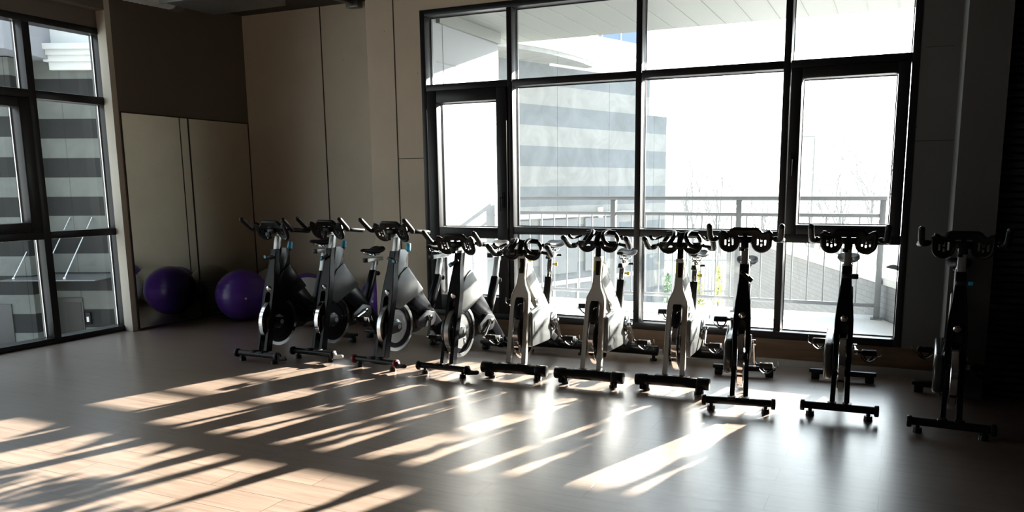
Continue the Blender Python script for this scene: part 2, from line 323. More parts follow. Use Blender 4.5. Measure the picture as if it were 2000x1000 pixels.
class MB:
    def __init__(s): s.bm = bmesh.new()
    def add(s, tmp, warp=None):
        if warp:
            for v in tmp.verts: v.co = Vector(warp(v.co))
        me = bpy.data.meshes.new('t'); tmp.to_mesh(me); tmp.free(); s.bm.from_mesh(me); bpy.data.meshes.remove(me)
        return s
    def box(s, c, d, bev=0.0, rot=None, seg=2):
        t = bmesh.new(); bmesh.ops.create_cube(t, size=1.0)
        for v in t.verts: v.co = Vector((v.co.x*d[0], v.co.y*d[1], v.co.z*d[2]))
        if bev: bmesh.ops.bevel(t, geom=t.edges[:], offset=min(bev, min(d)*0.45), segments=seg, profile=0.5, affect='EDGES')
        mtx = Matrix.Translation(c) @ (rot.to_4x4() if rot else Matrix.Identity(4))
        bmesh.ops.transform(t, matrix=mtx, verts=t.verts)
        return s.add(t)
    def bar(s, p0, p1, w, h, bev=0.0, up=(0, 0, 1)):
        """rectangular bar between two points, w across, h along up"""
        p0, p1 = Vector(p0), Vector(p1); z = (p1-p0); L = z.length; z.normalize()
        x = Vector(up).cross(z)
        if x.length < 1e-4: x = Vector((1, 0, 0)).cross(z)
        x.normalize(); y = z.cross(x)
        return s.box((p0+p1)/2, (w, h, L), bev, Matrix((x, y, z)).transposed())
    def tube(s, pts, r, seg=10, closed=False, flat=1.0, caps=True, round_end=False):
        P = [Vector(p) for p in pts]; k = len(P); R = r if isinstance(r, (list, tuple)) else [r]*k
        t = bmesh.new(); rings = []
        tang = []
        for i in range(k):
            if closed: d = P[(i+1) % k]-P[i-1]
            else: d = P[min(i+1, k-1)]-P[max(i-1, 0)]
            tang.append(d.normalized())
        up = Vector((0, 0, 1)) if abs(tang[0].z) < 0.9 else Vector((1, 0, 0))
        nrm = (up - tang[0]*up.dot(tang[0])).normalized()
        for i in range(k):
            nrm = (nrm - tang[i]*nrm.dot(tang[i])).normalized(); bi = tang[i].cross(nrm)
            rings.append([t.verts.new(P[i]+nrm*(R[i]*flat*math.cos(2*PI*j/seg))+bi*(R[i]*math.sin(2*PI*j/seg))) for j in range(seg)])
        for i in range(k if closed else k-1):
            a, b = rings[i], rings[(i+1) % k]
            for j in range(seg): t.faces.new((a[j], a[(j+1) % seg], b[(j+1) % seg], b[j]))
        if not closed and caps:
            for ring, i, sgn in ((rings[0], 0, -1), (rings[-1], k-1, 1)):
                if round_end:
                    prev = ring
                    for f, h in ((0.8, 0.55), (0.45, 0.88)):
                        cen = P[i]+tang[i]*(sgn*R[i]*h)
                        nr = [t.verts.new(cen+(v.co-P[i])*f) for v in ring]
                        for j in range(seg):
                            t.faces.new((prev[j], prev[(j+1) % seg], nr[(j+1) % seg], nr[j]))
                        prev = nr
                    t.faces.new(prev)
                else: t.faces.new(ring)
        bmesh.ops.recalc_face_normals(t, faces=t.faces)
        return s.add(t)
    def cyl(s, p0, p1, r, r1=None, seg=20, bev=0.0):
        p0, p1 = Vector(p0), Vector(p1); r1 = r if r1 is None else r1
        if bev:
            d = (p1-p0).normalized()*bev
            return s.tube([p0, p0+d*0.3, p0+d, p1-d, p1-d*0.3, p1], [r-bev, r-bev*0.35, r, r1, r1-bev*0.35, r1-bev], seg)
        return s.tube([p0, p1], [r, r1], seg)
    def sphere(s, c, r, seg=24, sc=(1, 1, 1)):
        t = bmesh.new(); bmesh.ops.create_uvsphere(t, u_segments=seg, v_segments=seg//2, radius=r)
        for v in t.verts: v.co = Vector((v.co.x*sc[0], v.co.y*sc[1], v.co.z*sc[2]))+Vector(c)
        return s.add(t)
    def plate(s, outer, t0, t1, plane='xz', holes=(), warp=None):
        """flat outline with holes, given thickness t0..t1 across the plane"""
        verts = []; edges = []
        for loop in [outer]+list(holes):
            b = len(verts); verts += [Vector(p) for p in loop]; n = len(loop)
            edges += [(b+i, b+(i+1) % n) for i in range(n)]
        vo, eo, fo, _, _, _ = delaunay_2d_cdt(verts, edges, [list(range(len(outer)))], 1, 1e-6)
        def inside(p, loop):
            c = False; j = len(loop)-1
            for i in range(len(loop)):
                if ((loop[i][1] > p[1]) != (loop[j][1] > p[1])) and (p[0] < (loop[j][0]-loop[i][0])*(p[1]-loop[i][1])/(loop[j][1]-loop[i][1])+loop[i][0]): c = not c
                j = i
            return c
        F = []
        for f in fo:
            cc = sum((vo[i] for i in f), Vector((0, 0)))/len(f)
            if inside(cc, outer) and not any(inside(cc, h) for h in holes): F.append(f)
        mp = {'xz': lambda u, v, w: (u, w, v), 'yz': lambda u, v, w: (w, u, v), 'xy': lambda u, v, w: (u, v, w)}[plane]
        t = bmesh.new()
        A = [t.verts.new(mp(v.x, v.y, t0)) for v in vo]; B = [t.verts.new(mp(v.x, v.y, t1)) for v in vo]
        cnt = {}
        for f in F:
            t.faces.new([A[i] for i in f]); t.faces.new([B[i] for i in reversed(f)])
            for i in range(len(f)):
                e = (f[i], f[(i+1) % len(f)]); k = tuple(sorted(e)); cnt.setdefault(k, []).append(e)
        for k, l in cnt.items():
            if len(l) == 1:
                a, b = l[0]; t.faces.new((A[b], A[a], B[a], B[b]))
        for v in [v for v in t.verts if not v.link_faces]: t.verts.remove(v)
        bmesh.ops.recalc_face_normals(t, faces=t.faces)
        return s.add(t, warp)
    def prism(s, poly, t0, t1, plane='yz', bev=0.0, warp=None, seg=2):
        """extruded convex-ish outline with bevelled rims"""
        mp = {'xz': lambda u, v, w: (u, w, v), 'yz': lambda u, v, w: (w, u, v), 'xy': lambda u, v, w: (u, v, w)}[plane]
        t = bmesh.new()
        A = [t.verts.new(mp(p[0], p[1], t0)) for p in poly]; B = [t.verts.new(mp(p[0], p[1], t1)) for p in poly]
        fa = t.faces.new(A); fb = t.faces.new(list(reversed(B))); n = len(poly)
        for i in range(n): t.faces.new((A[(i+1) % n], A[i], B[i], B[(i+1) % n]))
        bmesh.ops.recalc_face_normals(t, faces=t.faces)
        if bev:
            ed = list(set(list(fa.edges)+list(fb.edges)))
            bmesh.ops.bevel(t, geom=ed, offset=bev, segments=seg, profile=0.5, affect='EDGES')
        return s.add(t, warp)
    def lathe(s, prof, p, ax, seg=36):
        """profile of (radius, height) turned about axis ax through p"""
        ax = Vector(ax).normalized(); u = ax.orthogonal().normalized(); v = ax.cross(u); p = Vector(p)
        t = bmesh.new(); rings = []
        for r, h in prof:
            if r < 1e-5: rings.append([t.verts.new(p+ax*h)])
            else: rings.append([t.verts.new(p+ax*h+u*(r*math.cos(2*PI*j/seg))+v*(r*math.sin(2*PI*j/seg))) for j in range(seg)])
        for a, b in zip(rings, rings[1:]):
            for j in range(seg):
                q = [a[j % len(a)], a[(j+1) % len(a)], b[(j+1) % len(b)], b[j % len(b)]]
                q = [x for i, x in enumerate(q) if x not in q[:i]]
                if len(q) > 2: t.faces.new(q)
        bmesh.ops.recalc_face_normals(t, faces=t.faces)
        return s.add(t)
    def loft(s, rings):
        t = bmesh.new(); V = [[t.verts.new(p) for p in r] for r in rings]; n = len(V[0])
        for a, b in zip(V, V[1:]):
            for j in range(n): t.faces.new((a[j], a[(j+1) % n], b[(j+1) % n], b[j]))
        t.faces.new(V[0]); t.faces.new(V[-1])
        bmesh.ops.recalc_face_normals(t, faces=t.faces)
        return s.add(t)
    def build(s, name, m, parent=None, smooth=True, ang=38):
        me = bpy.data.meshes.new(name); s.bm.to_mesh(me); s.bm.free()
        me.materials.append(m)
        if smooth:
            me.polygons.foreach_set('use_smooth', [True]*len(me.polygons)); me.set_sharp_from_angle(angle=math.radians(ang))
        o = bpy.data.objects.new(name, me); C.objects.link(o)
        if parent: o.parent = parent
        return o

def tag(o, label=None, cat=None, group=None, kind=None):
    if label: o['label'] = label
    if cat: o['category'] = cat
    if group: o['group'] = group
    if kind: o['kind'] = kind
    return o
def thing(name, label, cat, loc=(0, 0, 0), rz=0.0, group=None, kind=None):
    o = bpy.data.objects.new(name, None); o.empty_display_size = 0.1; C.objects.link(o)
    o.location = loc; o.rotation_euler = (0, 0, rz)
    return tag(o, label, cat, group, kind)
def struct(name, boxes, m, parent=None, bev=0.0):
    """part of the setting from (min corner, max corner) boxes"""
    b = MB()
    for lo, hi in boxes:
        lo, hi = Vector(lo), Vector(hi); b.box((lo+hi)/2, hi-lo, bev)
    o = b.build(name, m, parent, smooth=False)
    if not parent: o['kind'] = 'structure'
    return o
def children(o): return [c for c in bpy.data.objects if c.parent == o]
def copy_tree(o, parent=None):
    c = o.copy(); C.objects.link(c)
    if parent: c.parent = parent
    for ch in children(o): copy_tree(ch, c)
    return c

# ------------------------------------------------------------------ room shell
WX, WY, RY = -7.24, 6.46, 7.28          # left wall, window wall, back of the recess
FX = -7.12                              # front of the mirror wall
CEIL = 3.43
struct('floor', [((-7.6, -3.2, -0.12), (3.2, 7.4, 0.0))], M['floor'])
struct('ceiling', [((-7.6, -3.2, CEIL), (3.2, 7.4, CEIL+0.15))], M['ceiling'])
# window wall: pier left of the window, strip above, pier right
struct('wall_back', [((-4.76, WY, 0), (-4.155, 6.605, CEIL)), ((-4.155, WY, 3.065), (0.085, 6.605, CEIL)),
                     ((-4.155, WY+0.03, 0), (0.085, 6.605, 0.215))], M['concrete2'])
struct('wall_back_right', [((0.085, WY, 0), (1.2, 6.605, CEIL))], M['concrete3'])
struct('wall_recess', [((-7.45, RY, 0), (-4.5, 7.45, CEIL)), ((-4.76, 6.606, 0), (-4.62, RY-0.001, CEIL))], M['concrete'])
struct('trim_1', [((-5.985, RY-0.006, 0), (-5.973, RY-0.0005, CEIL))], M['groove'])
struct('trim_2', [((-4.45, WY-0.004, 0), (-4.441, WY-0.0005, CEIL)), ((-4.441, WY-0.003, 1.72), (-4.155, WY-0.0005, 1.726))], M['groove'])
struct('trim_3', [((0.085, WY-0.003, 1.76), (0.345, WY-0.0005, 1.766)), ((0.12, WY-0.003, 2.42), (0.30, WY-0.0005, 2.424))], M['groove'])
struct('trim_4', [((-4.155, WY, 0.055), (0.344, WY+0.029, 0.214))], M['kick'])
struct('trim_5', [((0.086, WY-0.012, 0.055), (0.344, WY-0.0005, 0.214))], M['kick'])
struct('baseboard_back', [((-4.155, WY-0.012, 0), (0.344, WY-0.0005, 0.054))], M['steel'])
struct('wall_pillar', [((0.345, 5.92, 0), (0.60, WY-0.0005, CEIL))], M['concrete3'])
# ribbed dark panel right of the pillar
rb = MB()
for i in range(int(CEIL/0.05)):
    rb.box((1.9, 6.04, 0.025+i*0.05), (2.595, 0.05, 0.04), 0.012)
rb.box((1.9, 6.09, CEIL/2), (2.595, 0.05, CEIL-0.002))
ro = rb.build('wall_right_ribbed', M['rib']); ro['kind'] = 'structure'
# left wall with its window opening (Y 1.9..5.57)
struct('wall_left', [((WX-0.155, -3.2, 0), (WX, 0.42, CEIL)), ((WX-0.155, 0.42, 3.0), (WX, 5.57, CEIL)),
                     ((WX-0.155, 5.57, 0), (WX, RY, CEIL)), ((WX, -3.2, 3.16), (FX, 5.50, CEIL))], M['brown'])
struct('trim_6', [((WX, 5.50, 0), (FX, 5.56, CEIL))], M['jamb'])
struct('wall_mirror_side', [((WX+0.0005, 5.561, 0), (FX, RY-0.0005, CEIL))], M['brown'])
struct('wall_right', [((3.2, -3.2, 0), (3.35, 6.2, CEIL))], M['dark'])
struct('wall_front', [((-7.6, -3.35, 0), (3.35, -3.2, CEIL))], M['dark'])

# mirrors
def mirror(y0, y1, label):
    t = thing('wall_mirror', label, 'mirror', (FX+0.004, (y0+y1)/2, 0.02), 0, 'wall mirrors')
    L = y1-y0
    MB().box((0, 0, 1.09), (0.006, L-0.004, 2.18)).build('mirror_pane', M['mirror'], t, smooth=False)
    e = MB()
    e.box((0.001, 0, 2.187), (0.012, L, 0.012))
    e.box((0.001, -L/2+0.002, 1.09), (0.010, 0.006, 2.18)); e.box((0.001, L/2-0.002, 1.09), (0.010, 0.006, 2.18))
    e.build('mirror_edge', M['groove'], t, smooth=False)
mirror(5.575, 6.385, 'left frameless wall mirror beside the pale jamb of the side window')
mirror(6.392, 7.262, 'right frameless wall mirror reaching into the corner behind the balls')

# ------------------------------------------------------------------ big window
def window(name, label):
    o = bpy.data.objects.new(name, None); C.objects.link(o); o['kind'] = 'structure'
    if label: o['label'] = label
    return o
w1 = window('window_1', 'large black framed window wall behind the bikes')
Y0, Y1, GY = 6.455, 6.60, 6.575
xl, xr, zb, zt = -4.155, 0.085, 0.215, 3.065
m1, m2, m3 = (-3.255, -3.205), (-2.055, -2.003), (-0.865, -0.812)
T0, T1 = 2.335, 2.395       # transom
R0, R1 = 1.02, 1.085        # mid rail
def fr(nm, lo, hi, par=w1, bev=0.004):
    lo, hi = Vector(lo), Vector(hi)
    return MB().box((lo+hi)/2, hi-lo, bev).build(nm, M['alu'], par)
fr('frame_stile', (xl, Y0, zb), (xl+0.052, Y1, zt)); fr('frame_stile', (xr-0.05, Y0, zb), (xr, Y1, zt))
fr('frame_head', (xl+0.052, Y0, zt-0.055), (xr-0.05, Y1, zt)); fr('frame_sill', (xl+0.052, Y0, zb), (xr-0.05, Y1, zb+0.06))
for a, b in (m1, m2, m3): fr('mullion', (a, Y0, zb+0.06), (b, Y1, zt-0.055))
bays = [(xl+0.052, m1[0]), (m1[1], m2[0]), (m2[1], m3[0]), (m3[1], xr-0.05)]
for i, (a, b) in enumerate(bays):
    fr('transom', (a, Y0, T0), (b, Y1, T1))
    if i in (1, 2): fr('rail', (a, Y0+0.005, R0), (b, Y1, R1))
def pane(a, b, z0, z1, par, nm='pane', y=GY, strip=True):
    MB().box(((a+b)/2, y, (z0+z1)/2), (b-a-0.004, 0.008, z1-z0-0.004)).build(nm, M['glass'], par, smooth=False)
    if strip:
        e = MB()
        for x in (a+0.006, b-0.006): e.box((x, y-0.012, (z0+z1)/2), (0.008, 0.012, z1-z0-0.004))
        for z in (z0+0.005, z1-0.005): e.box(((a+b)/2, y-0.012, z), (b-a-0.02, 0.012, 0.008))
        e.build('glazing_bead', M['alu'], par, smooth=False)
for i, (a, b) in enumerate(bays):
    pane(a, b, T1, zt-0.055, w1)
for i in (1, 2):
    a, b = bays[i]; pane(a, b, R1, T0, w1); pane(a, b, zb+0.06, R0, w1)
# opening balcony door in the left bay
def sash(par, a, b, z0, z1, sw, bw, tw, y=None):
    ya, yb = (Y0-0.02, Y1-0.02)
    fr('sash_stile', (a, ya, z0), (a+sw, yb, z1), par, 0.008); fr('sash_stile', (b-sw, ya, z0), (b, yb, z1), par, 0.008)
    fr('sash_rail', (a+sw, ya, z1-tw), (b-sw, yb, z1), par, 0.008); fr('sash_rail', (a+sw, ya, z0), (b-sw, yb, z0+bw), par, 0.008)
def handle(par, x, z):
    h = MB(); h.box((x, Y0-0.028, z), (0.028, 0.014, 0.14), 0.005); h.cyl((x, Y0-0.03, z+0.02), (x, Y0-0.065, z+0.02), 0.009)
    h.box((x, Y0-0.068, z-0.035), (0.018, 0.014, 0.13), 0.005)
    h.build('handle', M['bplast'], par)
d1 = window('door_1', 'black framed glazed balcony door in the left bay of the window wall')
a, b = bays[0]
sash(d1, a+0.012, b-0.002, zb+0.061, T0-0.001, 0.105, 0.15, 0.11)
fr('mid_rail', (a+0.117, Y0-0.02, 0.975), (b-0.107, Y1-0.02, 1.075), d1, 0.008)
pane(a+0.117, b-0.107, 1.075, T0-0.111, d1, y=GY-0.02); pane(a+0.117, b-0.107, zb+0.211, 0.975, d1, y=GY-0.02)
handle(d1, b-0.045, 1.33)
# casement above a fixed pane in the right bay
a, b = bays[3]
fr('rail', (a, Y0+0.005, 1.0), (b, Y1, R1-0.02))
pane(a, b, zb+0.06, 1.0, w1)
w2 = window('window_2', 'black opening casement in the right bay of the window wall')
sash(w2, a+0.008, b-0.004, R1-0.019, T0-0.001, 0.082, 0.075, 0.08)
pane(a+0.09, b-0.086, R1+0.056, T0-0.081, w2, y=GY-0.02)
handle(w2, a+0.04, 1.62)

# ------------------------------------------------------------------ left window
w3 = window('window_3', 'black framed side window looking onto the striped facade')
X0, X1, GX = -7.39, -7.235, -7.355
yl, yr = 0.42, 5.57
mull = [(4.755, 4.825), (3.66, 3.73), (2.6, 2.67), (1.54, 1.61)]
fr('frame_stile', (X0, yr-0.06, 0.0), (X1, yr, 3.0), w3); fr('frame_stile', (X0, yl, 0.0), (X1, yl+0.06, 3.0), w3)
fr('frame_head', (X0, yl+0.06, 2.94), (X1, yr-0.06, 3.0), w3); fr('frame_sill', (X0, yl+0.06, 0.0), (X1, yr-0.06, 0.055), w3)
for a, b in mull: fr('mullion', (X0, a, 0.055), (X1, b, 2.94), w3)
ybays = [(4.825, yr-0.06), (3.73, 4.755), (2.67, 3.66), (1.61, 2.6), (yl+0.06, 1.54)]
def paneY(a, b, z0, z1, par, x=GX):
    MB().box((x, (a+b)/2, (z0+z1)/2), (0.008, b-a-0.004, z1-z0-0.004)).build('pane', M['glass'], par, smooth=False)
    e = MB()
    for y in (a+0.005, b-0.005): e.box((x+0.012, y, (z0+z1)/2), (0.012, 0.008, z1-z0-0.004))
    e.build('glazing_bead', M['gasket'], par, smooth=False)
for i, (a, b) in enumerate(ybays):
    fr('transom', (X0, a, 2.27), (X1, b, 2.345), w3); fr('rail', (X0, a, 0.99), (X1, b, 1.06), w3)
    paneY(a, b, 2.345, 2.94, w3); paneY(a, b, 0.055, 0.99, w3)
    if i != 1: paneY(a, b, 1.06, 2.27, w3)
w4 = window('window_4', 'black opening casement in the side window')
a, b = ybays[1]
for lo, hi in (((X0+0.02, a+0.004, 1.064), (X1+0.015, a+0.11, 2.266)), ((X0+0.02, b-0.11, 1.064), (X1+0.015, b-0.004, 2.266))): fr('sash_stile', lo, hi, w4, 0.008)
for lo, hi in (((X0+0.02, a+0.11, 1.064), (X1+0.015, b-0.11, 1.15)), ((X0+0.02, a+0.11, 2.18), (X1+0.015, b-0.11, 2.266))): fr('sash_rail', lo, hi, w4, 0.008)
paneY(a+0.11, b-0.11, 1.15, 2.18, w4)

# ------------------------------------------------------------------ services under the ceiling
t = thing('flexible_duct', 'ribbed foil ventilation hose hanging below the ceiling in the far left corner', 'duct', (-6.78, 5.5, 3.3))
p = smooth_path([(-0.15, -1.6, 0.02), (0.0, -0.9, 0.02), (0.06, -0.3, 0.0), (0.09, 0.1, 0.0), (0.10, 0.42, 0.01)], 14)
MB().tube(p, [0.105+0.008*(i % 2) for i in range(len(p))], 18).build('hose', M['foil'], t)
MB().cyl((0.10, 0.40, 0.01), (0.105, 0.50, 0.01), 0.118, seg=24).build('end_collar', M['duct'], t)
t = thing('ventilation_duct', 'dark rectangular sheet metal duct under the ceiling above the mirror corner', 'duct', (-5.98, 5.9, 3.28))
MB().box((0, 0, 0), (0.95, 0.62, 0.19), 0.004).build('duct_body', M['duct'], t)
f = MB(); f.box((-0.22, -0.46, -0.005), (0.36, 0.25, 0.17), 0.03)
f.build('foil_wrap', M['foil'], t)
MB().box((0, -0.312, 0.0), (0.97, 0.02, 0.22), 0.004).build('flange', M['duct'], t)
t = thing('conduit', 'thin dark pipe running below the ceiling towards the recess wall', 'pipe', (-5.45, 6.3, 3.385))
MB().cyl((0, -2.2, 0), (0, 0.95, 0), 0.02).build('pipe', M['duct'], t)
MB().box((0, 0.9, 0), (0.16, 0.09, 0.07), 0.01).build('junction_box', M['duct'], t)

# ------------------------------------------------------------------ exercise balls
def ball(x, y, r, m, label, a=0.0):
    t = thing('exercise_ball', label, 'ball', (x, y, 0), a, 'exercise balls stored in the corner recess')
    prof = []
    for i in range(49):
        th = -PI/2+PI*i/48
        rr = r*math.cos(th)
        if 10 < i < 38 and i % 3 == 1: rr -= 0.0022
        hz = r+r*math.sin(th)*0.985
        prof.append((max(rr, 0), max(hz, 0.004)))
    b = MB().lathe(prof, (0, 0, 0), (0, 0, 1), 64).build('ball_shell', m, t, ang=60)
    MB().cyl((0.0, -r*0.99, r*0.98), (0.0, -r*1.004, r*0.98), 0.012, seg=14).build('glint_plug', M['glint_plug'], b)  # valve plug whose white dot stands in for a highlight
ball(-6.56, 6.455, 0.285, M['purple'], 'purple exercise ball on the floor in front of the mirror corner', 0.9)
ball(-6.62, 7.008, 0.268, M['greyball'], 'grey exercise ball in the corner behind the purple ball, seen only in the mirror', 0.4)
ball(-6.09, 6.96, 0.25, M['purple'], 'purple exercise ball against the recess wall behind the leftmost bike', 1.2)
ball(-5.66, 6.47, 0.26, M['paleball'], 'pale grey exercise ball between the two leftmost bikes', 0.2)
ball(-5.60, 7.03, 0.24, M['greyball'], 'grey exercise ball half hidden against the recess wall behind the second bike from the left', 0.7)
ball(-5.06, 7.005, 0.26, M['purple'], 'purple exercise ball behind the second saddle, right end of the recess', 0.1)
# ------------------------------------------------------------------ bikes
# local frame: x to the right seen from the room, y from the front bar to the rear, z up
def saddle_mesh(L=0.27, W=0.155, th=0.05):
    """nose at -y, rounded wings at +y, slightly dished top"""
    rings = []
    st = [(-0.52, 0.010, -0.012, 0.012), (-0.50, 0.020, -0.006, 0.022), (-0.40, 0.028, 0.0, 0.032), (-0.2, 0.034, -0.004, 0.040), (0.0, 0.046, -0.008, 0.048),
          (0.18, 0.066, -0.004, 0.055), (0.32, 0.078, 0.004, 0.056), (0.42, 0.076, 0.010, 0.050), (0.475, 0.060, 0.010, 0.036), (0.49, 0.040, 0.006, 0.020)]
    for v, w, zt_, h in st:
        r = []
        for j in range(24):
            a = 2*PI*j/24; c, s_ = math.cos(a), math.sin(a)
            x = w*math.copysign(abs(c)**0.7, c); z = zt_-h/2+h/2*math.copysign(abs(s_)**0.8, s_)
            if s_ > 0 and v > 0: z -= 0.006*(1-min(1, abs(x)/(0.6*w)))
            r.append((x*W/0.156, v*L, z))
        rings.append(r)
    return rings
def rails(b, y0=-0.07, y1=0.09, z=-0.055):
    for sx_ in (-1, 1):
        b.tube(smooth_path([(0.012*sx_, y0-0.03, -0.02), (0.018*sx_, y0, z+0.005), (0.022*sx_, 0.0, z), (0.026*sx_, y1, z+0.002), (0.034*sx_, y1+0.03, -0.02)], 5), 0.0038, 8)
    b.box((0, 0.01, z-0.002), (0.05, 0.045, 0.022), 0.006)
    b.cyl((-0.034, 0.01, z-0.002), (0.034, 0.01, z-0.002), 0.011, seg=12)

def pedal(parent, side, cage):
    """pedal body sits outside the crank end; local origin on the pedal axle"""
    b = MB(); s_ = side
    b.cyl((0, 0, 0), (0.025*s_, 0, 0), 0.009, seg=12)
    b.box((0.07*s_, 0, 0), (0.034, 0.06, 0.032), 0.008)
    for yy in (-0.042, 0.042): b.box((0.07*s_, yy, 0), (0.090, 0.016, 0.038), 0.006)
    for xx in (0.03, 0.11): b.box((xx*s_, 0, 0), (0.012, 0.09, 0.034), 0.005)
    o = b.build('pedal', M['pedal'], parent)
    c = MB()
    # toe cage: hoop over the front with a strap
    c.tube(smooth_path([(0.035*s_, -0.046, 0.0), (0.037*s_, -0.11, 0.02), (0.055*s_, -0.125, 0.052), (0.085*s_, -0.125, 0.052), (0.103*s_, -0.11, 0.02), (0.105*s_, -0.046, 0.0)], 5), 0.006, 8)
    c.tube(smooth_path([(0.07*s_, -0.125, 0.052), (0.07*s_, -0.09, 0.066), (0.07*s_, -0.05, 0.062)], 4), 0.007, 8, flat=0.5)
    c.tube(smooth_path([(0.025*s_, -0.005, -0.014), (0.022*s_, -0.02, 0.03), (0.07*s_, -0.045, 0.066), (0.118*s_, -0.02, 0.03), (0.115*s_, -0.005, -0.014)], 5), 0.010, 8, flat=0.2)
    c.tube(smooth_path([(0.118*s_, -0.02, 0.03), (0.15*s_, -0.02, 0.012), (0.148*s_, -0.01, -0.03)] if cage == 0 else [(0.118*s_, -0.02, 0.03), (0.14*s_, -0.01, 0.07), (0.165*s_, 0.0, 0.115)], 5), 0.005, 6, flat=0.4)
    c.build('toe_cage', M['pedal'], o)
    return o

def crank_set(root, bb, xo, ang, m, L=0.165, cage=0):
    """two crank arms opposite each other; ang 0 = right arm pointing forward, 90 = right arm down"""
    for s_ in (1, -1):
        a = math.radians(ang + (0 if s_ == 1 else 180))
        d = Vector((0, -math.cos(a), -math.sin(a)))
        b = MB(); e = d*L
        n = 7
        for_pts = [Vector((0.008*s_+0.012*s_*i/(n-1), 0, 0))+e*(i/(n-1)) for i in range(n)]
        b.tube(for_pts, [0.019, 0.016, 0.0145, 0.014, 0.014, 0.0145, 0.017], 10, flat=0.75)
        b.cyl((-0.004*s_, 0, 0), (0.024*s_, 0, 0), 0.024, seg=18, bev=0.004)
        b.cyl(e+Vector((0.008*s_, 0, 0)), e+Vector((0.032*s_, 0, 0)), 0.017, seg=16, bev=0.003)
        arm_o = b.build('crank_arm', m, root); arm_o.location = (xo*s_, bb[0], bb[1])
        p = pedal(arm_o, s_, cage); p.location = e+Vector((0.030*s_, 0, 0)); p.rotation_euler = (math.radians(172), 0, 0)

# ---- black bike: slim black fork, grey frame, blue or black knobs
HOOD_A = [(-0.152, 1.150), (-0.143, 1.147), (-0.128, 1.136), (-0.110, 1.134), (-0.094, 1.146), (-0.084, 1.158), (-0.072, 1.165),
          (0.072, 1.165), (0.084, 1.158), (0.094, 1.146), (0.110, 1.134), (0.128, 1.136), (0.143, 1.147), (0.152, 1.150), (0.158, 1.142), (0.157, 1.085)]
HOOD_A += arc(0.104, 1.075, 0.053, 0, -172, 12) + [(0.046, 1.082), (0.038, 1.092), (-0.038, 1.092), (-0.046, 1.082)] + arc(-0.104, 1.075, 0.053, -8, -180, 12) + [(-0.157, 1.085), (-0.158, 1.142)]
def slot(cx, z0, z1, w): return rpoly([(cx-w/2, z0), (cx+w/2, z0), (cx+w/2, z1), (cx-w/2, z1)], w*0.45, 3)
HOLES_A = []
for sg in (-1, 1):
    for cx, z0, z1 in ((0.080, 1.060, 1.112), (0.103, 1.052, 1.072), (0.103, 1.083, 1.112), (0.127, 1.060, 1.112)):
        HOLES_A.append(slot(cx*sg, z0, z1, 0.011))
    HOLES_A.append(rpoly([(0.014*sg, 1.118), (0.044*sg, 1.118), (0.044*sg, 1.127), (0.014*sg, 1.127)], 0.003, 2))
def warpA(v):
    x, y, z = v
    lobe = max(0.0, abs(x)-0.05)
    return (x, y+0.25-0.55*(z-1.12)-0.25*lobe*(1 if z < 1.13 else 0.6), z)
M['guard'] = mat('dark_glossy_guard', (0.06, 0.061, 0.063), 0.2, metal=0.3, var=0.05)
